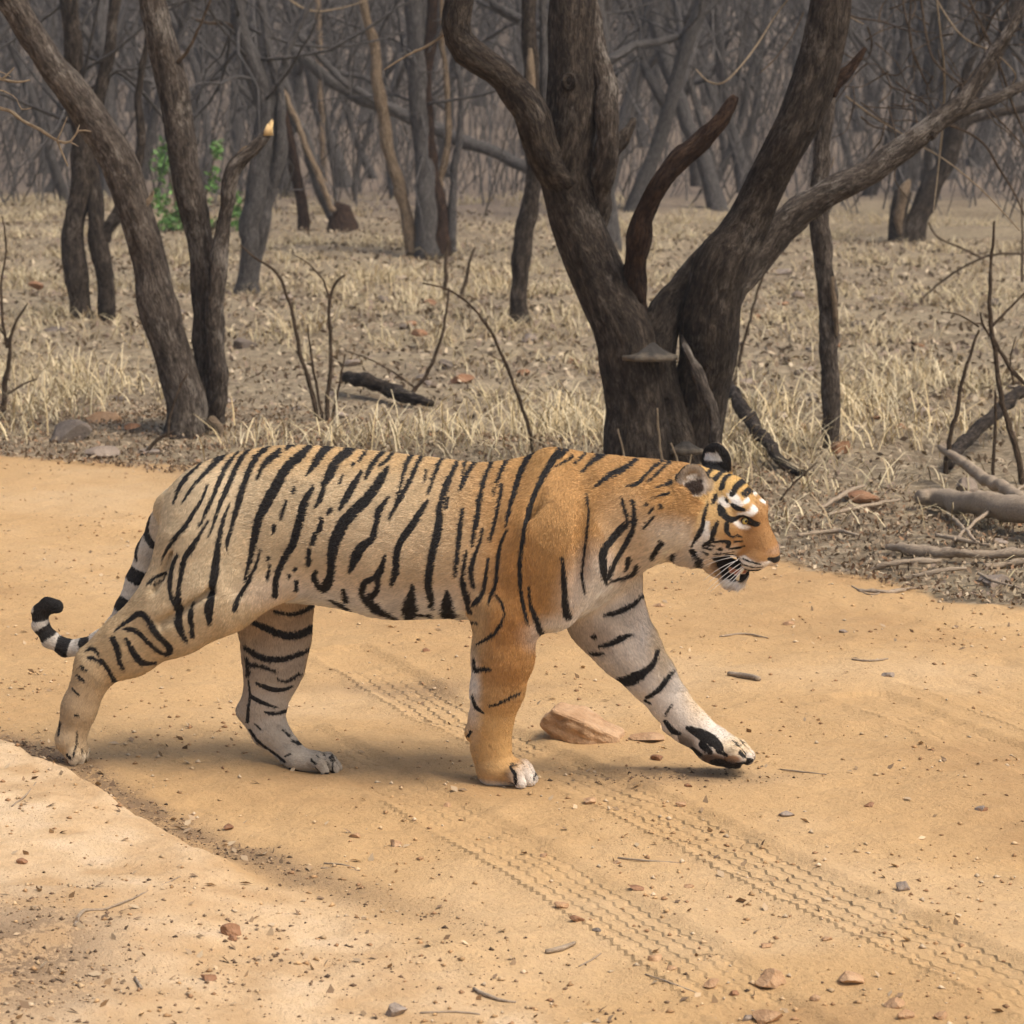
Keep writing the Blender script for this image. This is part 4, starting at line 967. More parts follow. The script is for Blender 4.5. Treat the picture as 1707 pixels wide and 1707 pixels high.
def on_track(n, rg):
    out = []
    while sum(map(len, out)) < n:
        y = rg.uniform(-2.7, 7.5, n * 2); x = rg.uniform(-1, 1, n * 2) * ((y + 8) * .185 + .2)
        de = y - edge_y(x); q = fbm(np.stack([x, y, x * 0], 1) * 2.3, 3, 41)
        m = (de < .25) & (rg.random(len(x)) < .25 + .75 * sstep(-.1, .6, q) + sstep(-.8, .1, de) * .6); out.append(np.stack([x[m], y[m]], 1))
    p = np.concatenate(out)[:n]; return np.column_stack([p, ground_height(p[:, 0], p[:, 1])])
def by_bank(n, rg):
    k = n * 6; x = rg.uniform(-2, 2.2, k); y = rg.uniform(-2.7, 1.0, k); db = bank_y(x) - y + .035 * fbm(np.stack([x, y, x * 0], 1) * 3.1, 3, 6)
    w = np.exp(-((db + .12) / .11) ** 2) * (1 - .75 * sstep(-1.0, -.2, x)) + .5 * np.exp(-((x - at_ground(30, 1640)[0]) / .25) ** 2 - ((y - at_ground(30, 1640)[1]) / .5) ** 2) + np.exp(-((x - at_ground(1130, 1300)[0]) / .22) ** 2 - ((y - at_ground(1130, 1300)[1]) / .09) ** 2) \
        + .35 * np.exp(-((x - at_ground(560, 1620)[0]) / .5) ** 2 - ((y - at_ground(560, 1620)[1]) / .35) ** 2)
    w[(x < -.5)] *= 1.6
    m = rg.random(k) < w; p = np.stack([x[m], y[m]], 1)[:n]; return np.column_stack([p, ground_height(p[:, 0], p[:, 1])])
crumb_cloud('gravel', 'fine gravel and crumbs of earth strewn over the orange track', 8000, 51, on_track, .0022, .010, [(.46, .29, .14), (.40, .24, .115), (.52, .36, .20), (.33, .19, .095), (.56, .42, .27)], 'gravel')
crumb_cloud('dark_crumbs', 'dark crumbs of bark and leaf gathered along the foot of the bank', 7000, 52, by_bank, .002, .0075, [(.16, .10, .06), (.24, .155, .09), (.10, .065, .04), (.34, .23, .13)], 'litter')
def chips(n, rg):
    a = on_track(n // 2, rg); b = by_bank(n // 2, rg); return np.concatenate([a, b])
rg9 = np.random.default_rng(61); cp = chips(1000, rg9); cp[:, 2] += .004
tag(obj('wood_chips', leaf_mesh('wood_chips', cp, .014, 62, [(.30, .20, .11), (.42, .30, .18), (.20, .13, .075), (.52, .38, .23)], 2.5), tint_material('chip', .85)), 'tiny chips of leaf and wood on the dust', 'litter', kind='stuff')
# ---------------------------------------------------------------- thin dusty air
import bmesh as _bm
_b = _bm.new(); _bm.ops.create_cube(_b, size=1.0)
for v in _b.verts: v.co = Vector((v.co.x * 170, v.co.y * 165 + 72.5, (v.co.z + .5) * 25.5 - 1.5))
hz = bpy.data.meshes.new('haze'); _b.to_mesh(hz); _b.free()
hm = bpy.data.materials.new('haze'); hm.use_nodes = True; hn = hm.node_tree
hn.nodes.remove(hn.nodes['Principled BSDF']); pv = hn.nodes.new('ShaderNodeVolumePrincipled')
pv.inputs['Color'].default_value = (.84, .83, .83, 1); pv.inputs['Density'].default_value = .0010
hn.links.new(pv.outputs[0], hn.nodes['Material Output'].inputs['Volume'])
tag(obj('haze', hz, hm), 'pale dusty haze in the far wood', 'haze', kind='stuff')
scene.cycles.volume_bounces = 0
# ---------------------------------------------------------------- the tiger
# Built as one signed-distance body (smoothly united muscles), meshed with surface nets; fur grows on that mesh.
S = 0.001655                                             # metres for one picture pixel at the tiger
# head frame: turned a little more to the camera than the body, and tilted
HA = math.radians(15)
HL = np.array([math.sin(HA), math.cos(HA), 0.14]); HL /= np.linalg.norm(HL)
H0 = TP(1200, 865, 0.0)
HF = np.array([math.cos(HA), -math.sin(HA), 0.0]); HF -= HL * HF.dot(HL); HF /= np.linalg.norm(HF)
HU = np.cross(HF, HL)
if HU[2] < 0: HU = -HU
def HP(px, py, lat=0.0):
    d = tray(px, py); t = (lat - (CAM_L - H0).dot(HL)) / d.dot(HL); return CAM_L + d * t
YL = np.array([0, 1.0, 0])

BODY, NHIND, FHIND, NFRONT, FFRONT, TAIL, HEAD = range(7)
prims = []       # (function, bbox lo, bbox hi, blend k, group, flow direction, op)
def cone(a, b, ra, rb, ky=1.0, L=YL, k=0.03, g=BODY, op='add', flow=None):
    """round cone from a to b; ky widens it along the lateral axis L"""
    a = np.asarray(a, float); b = np.asarray(b, float)
    def f(p, a=a, b=b, ra=ra, rb=rb, ky=ky, L=L):
        def sq(q):
            return q + ((q - a) @ L)[..., None] * L * (1.0 / ky - 1.0)
        bb = sq(b[None])[0]; q = sq(p)
        ab = bb - a; l2 = max(ab.dot(ab), 1e-9)
        h = np.clip(((q - a) @ ab) / l2, 0, 1)
        d = np.linalg.norm(q - a - h[..., None] * ab, axis=-1) - (ra + (rb - ra) * h)
        return d * min(1.0, ky)
    m = max(ra, rb) * max(1, ky) + 3 * k + 0.02
    lo = np.minimum(a, b) - m; hi = np.maximum(a, b) + m
    fl = (b - a) if flow is None else np.asarray(flow, float)
    n = np.linalg.norm(fl); fl = fl / n if n > 1e-6 else np.array([-1.0, 0, 0])
    prims.append((f, lo, hi, k, g, fl, op))
def ell(c, rx, ry, rz, ang=0.0, X=np.array([1.0, 0, 0]), L=YL, U=np.array([0, 0, 1.0]), k=0.03, g=BODY, op='add', flow=(-1, 0, -0.3)):
    """ellipsoid with radii along X, L, U, turned by ang in the X-U plane"""
    c = np.asarray(c, float); ca, sa = math.cos(ang), math.sin(ang)
    A = np.stack([(X * ca + U * sa) / rx, L / ry, (-X * sa + U * ca) / rz])
    A2 = np.stack([(X * ca + U * sa) / rx ** 2, L / ry ** 2, (-X * sa + U * ca) / rz ** 2])
    def f(p, c=c, A=A, A2=A2):
        q = p - c
        k0 = np.linalg.norm(q @ A.T, axis=-1); k1 = np.linalg.norm(q @ A2.T, axis=-1) + 1e-9
        return k0 * (k0 - 1.0) / k1
    m = max(rx, ry, rz) + 3 * k + 0.02
    fl = np.asarray(flow, float); fl = fl / np.linalg.norm(fl)
    prims.append((f, c - m, c + m, k, g, fl, op))
def chain(pts, ky=1.0, k=0.03, g=BODY, L=YL):
    """pts: (px, py, lat, radius in picture pixels)"""
    P_ = [TP(q[0], q[1], q[2]) for q in pts]
    for i in range(len(pts) - 1):
        cone(P_[i], P_[i + 1], pts[i][3] * S, pts[i + 1][3] * S, ky, L, k, g)

# torso: stations (px x, top y, bottom y, half width)
st = [(272, 838, 930, .045), (300, 798, 960, .085), (345, 769, 985, .125), (400, 753, 1000, .155), (480, 743, 1006, .168), (560, 747, 1016, .182),
      (640, 755, 1034, .192), (720, 764, 1034, .196), (800, 772, 1036, .190), (870, 763, 1045, .172), (930, 750, 1045, .150),
      (990, 758, 1015, .130), (1050, 765, 968, .112), (1110, 771, 932, .098), (1165, 785, 915, .088)]
_sx, _zt, _zb, _hw = [], [], [], []
for (x_, t_, b_, w_) in st:
    a_ = TP(x_, t_, 0.0); b2 = TP(x_, b_, -w_ * .35)
    _sx.append((a_[0] + b2[0]) / 2); _zt.append(a_[2]); _zb.append(b2[2]); _hw.append(w_)
_sx, _zt, _zb, _hw = map(np.array, (_sx, _zt, _zb, _hw))
def cub(x, xs, ys):
    """Catmull-Rom through the stations"""
    i = np.clip(np.searchsorted(xs, x) - 1, 0, len(xs) - 2)
    m = np.gradient(ys, xs); h = xs[i + 1] - xs[i]; t = np.clip((x - xs[i]) / h, 0, 1)
    return ((2 * t ** 3 - 3 * t ** 2 + 1) * ys[i] + (t ** 3 - 2 * t ** 2 + t) * h * m[i] + (-2 * t ** 3 + 3 * t ** 2) * ys[i + 1] + (t ** 3 - t ** 2) * h * m[i + 1])
def torso(p):
    x = p[..., 0]; sh = x.shape; xf = x.ravel()
    xc = np.clip(xf, _sx[0], _sx[-1])
    zt, zb, w = cub(xc, _sx, _zt), cub(xc, _sx, _zb), cub(xc, _sx, _hw)
    zc = (zt + zb) / 2; h = (zt - zb) / 2
    u = (p[..., 2].ravel() - zc) / h
    w = w * (1.0 - 0.14 * np.clip(u, -1, 1) - 0.05 * np.clip(u, -1, 1) ** 2)
    y = p[..., 1].ravel()
    k0 = np.sqrt(u ** 2 + (y / w) ** 2); k1 = np.sqrt((u / h) ** 2 + (y / w ** 2) ** 2) + 1e-9
    d = k0 * (k0 - 1) / k1
    ex = np.abs(xf - xc)
    d = np.where(ex > 0, np.sqrt(np.maximum(d, 0) ** 2 + ex ** 2) + np.minimum(d, 0) * 0, d)
    return d.reshape(sh)
prims.append((torso, np.array([_sx[0] - .1, -.3, _zb.min() - .1]), np.array([_sx[-1] + .1, .3, _zt.max() + .1]), 0.02, BODY, np.array([-.9, 0, -.35]), 'add'))

# rump and thighs, near (-) and far (+)
for s in (-1, 1):
    g = BODY
    cone(TP(348, 838, s * .065), TP(342, 900, s * .09), 52 * S, 66 * S, .8, k=.05, flow=(-.5, 0, -.8))
    # shoulder blade and upper shoulder
    cone(TP(918, 778, s * .055), TP(925, 900, s * .105), 26 * S, 74 * S, .7, k=.05, flow=(-.35, 0, -.9))
    cone(TP(1010, 850, s * .05), TP(1120, 850, s * .045), 72 * S, 62 * S, .8, k=.05, flow=(-1, 0, -.5))
# near hind leg
cone(TP(345, 870, -.10), TP(332, 985, -.125), 62 * S, 74 * S, .55, k=.05, g=NHIND, flow=(-.25, 0, -1))
chain([(345, 985, -.125, 66), (290, 1030, -.125, 58), (215, 1078, -.115, 45), (163, 1112, -.11, 34)], .62, .03, NHIND)
cone(TP(306, 890, -.085), TP(246, 1020, -.105), 26 * S, 24 * S, .8, k=.04, g=NHIND)
cone(TP(246, 1020, -.105), TP(152, 1094, -.105), 24 * S, 15 * S, .8, k=.03, g=NHIND)
cone(TP(420, 960, -.115), TP(372, 1000, -.12), 42 * S, 34 * S, .5, k=.05, g=NHIND, flow=(-.5, 0, -1))
cone(TP(470, 965, -.13), TP(395, 992, -.13), 24 * S, 26 * S, .5, k=.05, g=NHIND, flow=(-.5, 0, -1))
chain([(158, 1116, -.11, 33), (132, 1180, -.105, 28), (119, 1228, -.10, 26)], .8, .02, NHIND)
# far hind leg
cone(TP(395, 880, .095), TP(452, 1000, .10), 74 * S, 64 * S, .6, k=.05, g=FHIND, flow=(.3, 0, -1))
chain([(460, 1000, .10, 63), (459, 1060, .095, 56), (456, 1110, .085, 47), (447, 1165, .07, 36)], .68, .03, FHIND)
cone(TP(440, 1130, .075), TP(411, 1184, .07), 22 * S, 14 * S, .8, k=.025, g=FHIND)
chain([(440, 1180, .07, 32), (452, 1218, .06, 27), (482, 1252, .05, 24)], .85, .02, FHIND)
cone(TP(408, 1186, .07), TP(440, 1222, .06), 13 * S, 20 * S, .8, k=.02, g=FHIND)
# near front leg
cone(TP(915, 905, -.12), TP(850, 1010, -.125), 84 * S, 58 * S, .62, k=.05, g=NFRONT, flow=(-.2, 0, -1))
cone(TP(960, 930, -.10), TP(925, 1010, -.10), 55 * S, 38 * S, .7, k=.05, g=NFRONT, flow=(-.2, 0, -1))
chain([(843, 1020, -.12, 56), (838, 1095, -.11, 48), (829, 1150, -.10, 41), (818, 1203, -.09, 33.5), (818, 1245, -.085, 30), (824, 1280, -.085, 30)], .78, .025, NFRONT)
ell(TP(783, 1220, -.088), 8 * S, 14 * S, 13 * S, k=.012, g=NFRONT, flow=(0, 0, -1))
# far front leg, lifted forward
cone(TP(992, 915, .09), TP(1010, 1022, .095), 80 * S, 63 * S, .6, k=.05, g=FFRONT, flow=(.2, 0, -1))
cone(TP(985, 1040, .10), TP(1020, 1070, .10), 34 * S, 40 * S, .75, k=.03, g=FFRONT)
chain([(1020, 1035, .10, 58), (1052, 1085, .098, 49), (1085, 1128, .092, 38.5), (1118, 1172, .085, 31), (1146, 1206, .08, 30), (1185, 1236, .075, 29)], .78, .025, FFRONT)
ell(TP(1118, 1212, .08), 13 * S, 14 * S, 10 * S, k=.015, g=FFRONT)

TOES = []
def paw(heel, toe, r, g, spread=.024, drop=0.0, tn=4, flat=1.0, curl=.35):
    """palm from heel to the knuckles, then four rounded toes of unequal length"""
    heel, toe = np.asarray(heel), np.asarray(toe)
    F = toe - heel; ln = np.linalg.norm(F); F = F / ln
    U = np.cross(F, YL); U = U if U[2] > 0 else -U
    cone(heel, heel + F * ln * .55, r * .95, r * .9, 1.22, k=.02, g=g)
    for i, q in enumerate((-1.5, -.5, .5, 1.5)):
        lk = {-1.5: .80, -.5: 1.0, .5: 1.02, 1.5: .86}[q]
        base = heel + F * ln * .50 + YL * q * spread * .95 + U * r * .18
        kn = heel + F * ln * (.88 * lk) + YL * q * spread * 1.15 + U * r * .16
        tip = heel + F * ln * (1.08 * lk) + YL * q * spread * 1.2 - U * r * curl
        TOES.append((g, base, kn, tip, r))
        cone(base, kn, r * .42, r * .50, .74, k=.003, g=g)
        cone(kn, tip, r * .50, r * .40, .74, k=.003, g=g)
paw(TP(824, 1284, -.085), TP(880, 1290, -.085), 25.5 * S, NFRONT, .028)
paw(TP(494, 1266, .048), TP(556, 1274, .045), 21 * S, FHIND, .024)
paw(TP(116, 1236, -.10), TP(134, 1264, -.10), 22 * S, NHIND, .023, curl=.1)
paw(TP(1188, 1242, .075), TP(1240, 1262, .07), 30 * S, FFRONT, .029, curl=-.1)
# pads under the lifted paw
ell(TP(1190, 1262, .068), 20 * S, 22 * S, 11 * S, -.5, k=.006, g=FFRONT)
ell(TP(1225, 1272, .055), 11 * S, 9 * S, 9 * S, -.3, k=.005, g=FFRONT)
# tail
cone(TP(350, 830, 0), TP(292, 848, 0), 40 * S, 30 * S, 1.2, k=.05, g=BODY)
TAILP = [(300, 842, .0, 30), (276, 876, .0, 28), (254, 922, .0, 26), (234, 970, .0, 23), (213, 1015, .0, 20), (194, 1047, .01, 18), (168, 1068, .015, 16),
         (140, 1080, .02, 14.5), (110, 1080, .02, 13.5), (84, 1066, .02, 13), (68, 1043, .02, 12.5), (67, 1021, .02, 12), (79, 1010, .02, 12), (93, 1011, .02, 11.5)]
chain(TAILP, 1.0, .016, TAIL)

# soft grooves between the muscles, on both flanks
for s in (-1, 1):
    for (a, b, la, r_, k_) in (((975, 850), (958, 1000), .178, 7, .034), ((862, 850), (806, 985), .200, 8, .036), ((428, 880), (396, 985), .192, 8, .034), ((300, 905), (262, 985), .150, 6, .026), ((905, 800), (884, 880), .168, 6, .030), ((352, 985), (268, 1040), .180, 6, .026)):
        cone(TP(a[0], a[1], -la) * np.array([1, -s, 1]), TP(b[0], b[1], -la) * np.array([1, -s, 1]), r_ * S, r_ * S, 1.0, k=k_, op='cut')
# head
HX = dict(L=HL)
def hell(px, py, lat, rx, ry, rz, ang=0.0, k=.02, op='add', flow=(-1, 0, .1), both=True):
    for s in ((-1, 1) if lat else (1,)):
        c = HP(px, py, -lat) if lat else HP(px, py, 0)
        if s == 1 and lat: c = c + 2 * lat * HL
        ell(c, rx * S, ry, rz * S, ang, HF, HL, HU, k, HEAD, op, flow)
def hcone(a, b, ra, rb, lat=0.0, latb=None, ky=1.0, k=.02, op='add', flow=None):
    latb = lat if latb is None else latb
    for s in ((-1, 1) if (lat or latb) else (1,)):
        A_ = HP(a[0], a[1], -lat); B_ = HP(b[0], b[1], -latb)
        if s == 1 and (lat or latb): A_ = A_ + 2 * lat * HL; B_ = B_ + 2 * latb * HL
        cone(A_, B_, ra * S, rb * S, ky, HL, k, HEAD, op, flow)
back = np.array([-1.0, 0, .15])
hell(1192, 846, 0, 62, .082, 60, -.25, .03, flow=back)                          # skull
hcone((1150, 850), (1185, 880), 62, 52, ky=1.0, k=.05, flow=back)              # nape to jaw
hcone((1208, 860), (1263, 914), 50, 31, ky=.92, k=.022, flow=-np.array([.6, 0, -.8]))   # bridge and muzzle
hcone((1214, 826), (1250, 862), 24, 20, .022, .020, .9, .018, flow=-np.array([.6, 0, -.8]))    # forehead to nose root
hcone((1254, 862), (1282, 918), 20, 15, ky=1.25, k=.016, flow=-np.array([.4, 0, -.9]))  # nose bridge
hell(1286, 930, 0, 14, .027, 13, -.4, .010, flow=back)                         # nose
hcone((1234, 847), (1252, 857), 15, 12, .042, .038, .9, .014, flow=back)       # brow ridge
hell(1256, 932, .030, 27, .030, 20, .1, .010, flow=back)                       # whisker pads
hell(1188, 884, .066, 42, .034, 44, 0, .025, flow=back)                        # cheeks
hcone((1168, 880), (1150, 912), 40, 30, .070, .072, .7, .025, flow=(-.6, 0, -.8))    # ruff
hcone((1176, 924), (1222, 966), 19, 12, .030, .016, 1.0, .018, flow=(-.7, 0, -.6))   # lower jaw
hell(1222, 969, 0, 15, .026, 12, .2, .010, flow=(-.4, 0, -1))                  # chin
hcone((1120, 872), (1160, 900), 58, 38, ky=.95, k=.05, flow=(-.6, 0, -.8))     # throat
# open mouth cut in between the jaws
hcone((1200, 936), (1226, 950), 9, 14, ky=5.0, k=.006, op='cut')
hcone((1226, 950), (1262, 967), 13, 15, ky=3.5, k=.006, op='cut')
hcone((1192, 940), (1234, 952), 21, 16, ky=.7, k=.004, flow=back)              # solid fill of the mouth gap, painted black for the shade inside
hcone((1196, 954), (1230, 961), 7, 6, ky=2.2, k=.008, flow=back)               # tongue
# eye sockets
hell(1241, 868, .060, 9, .012, 6, -.3, .008, op='cut')
# ears: a thick cupped disc each, facing out and forward
for s in (-1, 1):
    c = HP(1155, 806, -.073)
    if s == 1: c = c + 2 * .075 * HL + HF * .018 + HU * .024
    nrm = (HL * s * .78 + HF * .62) if s == -1 else (HL * .94 + HF * .25); nrm = nrm / np.linalg.norm(nrm)
    up = HU - nrm * HU.dot(nrm) + 0.25 * s * HL; up -= nrm * up.dot(nrm); up /= np.linalg.norm(up)
    sd = np.cross(nrm, up)
    ell(c - nrm * .004, 27 * S, .020, 31 * S, 0, sd, nrm, up, .008, HEAD, 'add', up)
    ell(c + nrm * .016 + up * .003, 20 * S, .019, 24 * S, 0, sd, nrm, up, .006, HEAD, 'cut', up)
    cone(c - up * .028 - nrm * .006, c - up * .055 - nrm * .012, 22 * S, 26 * S, 1.0, HL, .02, HEAD, 'add', up)
    if s == -1: EAR_N, EAR_NN, EAR_UP = c, nrm, up
    else: EAR_F, EAR_FN, EAR_FUP = c, nrm, up

# ---- sample the field and mesh it
VOX = 0.0048
lo = np.array([TP(40, 1100, 0)[0], -0.26, -0.04]); hi = np.array([TP(1325, 900, 0)[0], 0.27, TP(900, 715, .05)[2]])
dim = np.ceil((hi - lo) / VOX).astype(int) + 1
D = np.full(dim, 1.0, np.float32)
axes = [lo[i] + VOX * np.arange(dim[i]) for i in range(3)]
for (f, bl, bh, k, g, fl, op) in prims:
    i0 = np.clip(np.floor((bl - lo) / VOX).astype(int), 0, dim); i1 = np.clip(np.ceil((bh - lo) / VOX).astype(int) + 1, 0, dim)
    if (i1 - i0).min() <= 0: continue
    sl = tuple(slice(a, b) for a, b in zip(i0, i1))
    P_ = np.stack(np.meshgrid(*[axes[i][sl[i]] for i in range(3)], indexing='ij'), -1)
    d = f(P_).astype(np.float32); e = D[sl]
    if op == 'add':
        h = np.maximum(k - np.abs(d - e), 0) / k
        D[sl] = np.minimum(d, e) - h * h * k * .25
    else:
        d = -d
        h = np.maximum(k - np.abs(d - e), 0) / k
        D[sl] = np.maximum(d, e) + h * h * k * .25

def surface_nets(D, lo, vox):
    s = D < 0
    nx, ny, nz = D.shape
    acc = np.zeros((nx - 1, ny - 1, nz - 1, 3), np.float32); cnt = np.zeros((nx - 1, ny - 1, nz - 1), np.float32)
    for ax in range(3):
        a = [slice(0, -1) if i == ax else slice(None) for i in range(3)]; b = [slice(1, None) if i == ax else slice(None) for i in range(3)]
        ch = s[tuple(a)] != s[tuple(b)]
        I = np.argwhere(ch)
        d0 = D[tuple(a)][ch]; d1 = D[tuple(b)][ch]
        t = d0 / (d0 - d1)
        pos = I.astype(np.float32); pos[:, ax] += t
        o1, o2 = [i for i in range(3) if i != ax]
        for q1 in (0, -1):
            for q2 in (0, -1):
                J = I.copy(); J[:, o1] += q1; J[:, o2] += q2
                ok = (J >= 0).all(1) & (J[:, 0] < nx - 1) & (J[:, 1] < ny - 1) & (J[:, 2] < nz - 1)
                J = J[ok]; np.add.at(acc, (J[:, 0], J[:, 1], J[:, 2]), pos[ok]); np.add.at(cnt, (J[:, 0], J[:, 1], J[:, 2]), 1)
    on = cnt > 0
    idx = np.full(cnt.shape, -1, np.int64); idx[on] = np.arange(on.sum())
    V = lo + vox * (acc[on] / cnt[on][:, None])
    quads = []
    for ax in range(3):
        a = [slice(0, -1) if i == ax else slice(None) for i in range(3)]; b = [slice(1, None) if i == ax else slice(None) for i in range(3)]
        sa, sb = s[tuple(a)], s[tuple(b)]
        o1, o2 = [(1, 2), (2, 0), (0, 1)][ax]
        for inside in (True, False):
            I = np.argwhere((sa != sb) & (sa == inside))
            I = I[(I[:, o1] > 0) & (I[:, o2] > 0) & (I[:, o1] < D.shape[o1] - 1) & (I[:, o2] < D.shape[o2] - 1)]
            c = []
            for (q1, q2) in ((0, 0), (-1, 0), (-1, -1), (0, -1)):
                J = I.copy(); J[:, o1] += q1; J[:, o2] += q2
                c.append(idx[J[:, 0], J[:, 1], J[:, 2]])
            q = np.stack(c, 1)
            quads.append(q if inside else q[:, ::-1])
    return V, np.concatenate(quads)
TV, TF = surface_nets(D, lo, VOX)
# normals from the field
G_ = np.gradient(D, VOX)
def sample(field, p):
    q = (p - lo) / VOX; i = np.clip(np.floor(q).astype(int), 0, dim - 2); f = q - i; r = 0
    for a in (0, 1):
        for b in (0, 1):
            for c in (0, 1):
                w = (f[:, 0] if a else 1 - f[:, 0]) * (f[:, 1] if b else 1 - f[:, 1]) * (f[:, 2] if c else 1 - f[:, 2])
                r = r + w * field[i[:, 0] + a, i[:, 1] + b, i[:, 2] + c]
    return r
for _ in range(2):
    nn = np.stack([sample(G_[i], TV) for i in range(3)], 1); ln = np.linalg.norm(nn, axis=1, keepdims=True) + 1e-6
    TV = TV - nn / ln * np.clip(sample(D, TV)[:, None] / ln, -VOX * .5, VOX * .5)
TN = np.stack([sample(G_[i], TV) for i in range(3)], 1); TN /= np.linalg.norm(TN, axis=1, keepdims=True) + 1e-9
# keep the one connected body (drop stray islands)
# group and fur direction of each vertex: the nearest muscles decide
NVT = len(TV)
best = np.full(NVT, 9.0); grp = np.zeros(NVT, int)
flow = np.zeros((NVT, 3))
for (f, bl, bh, k, g, fl, op) in prims:
    if op != 'add': continue
    m = ((TV > bl) & (TV < bh)).all(1)
    if not m.any(): continue
    ii = np.nonzero(m)[0]
    d = f(TV[ii])
    flow[ii] += np.exp(-np.maximum(d, -.01) / .012)[:, None] * fl
    b = d < best[ii]
    best[ii[b]] = d[b]; grp[ii[b]] = g
flow /= np.linalg.norm(flow, axis=1, keepdims=True) + 1e-9
del G_
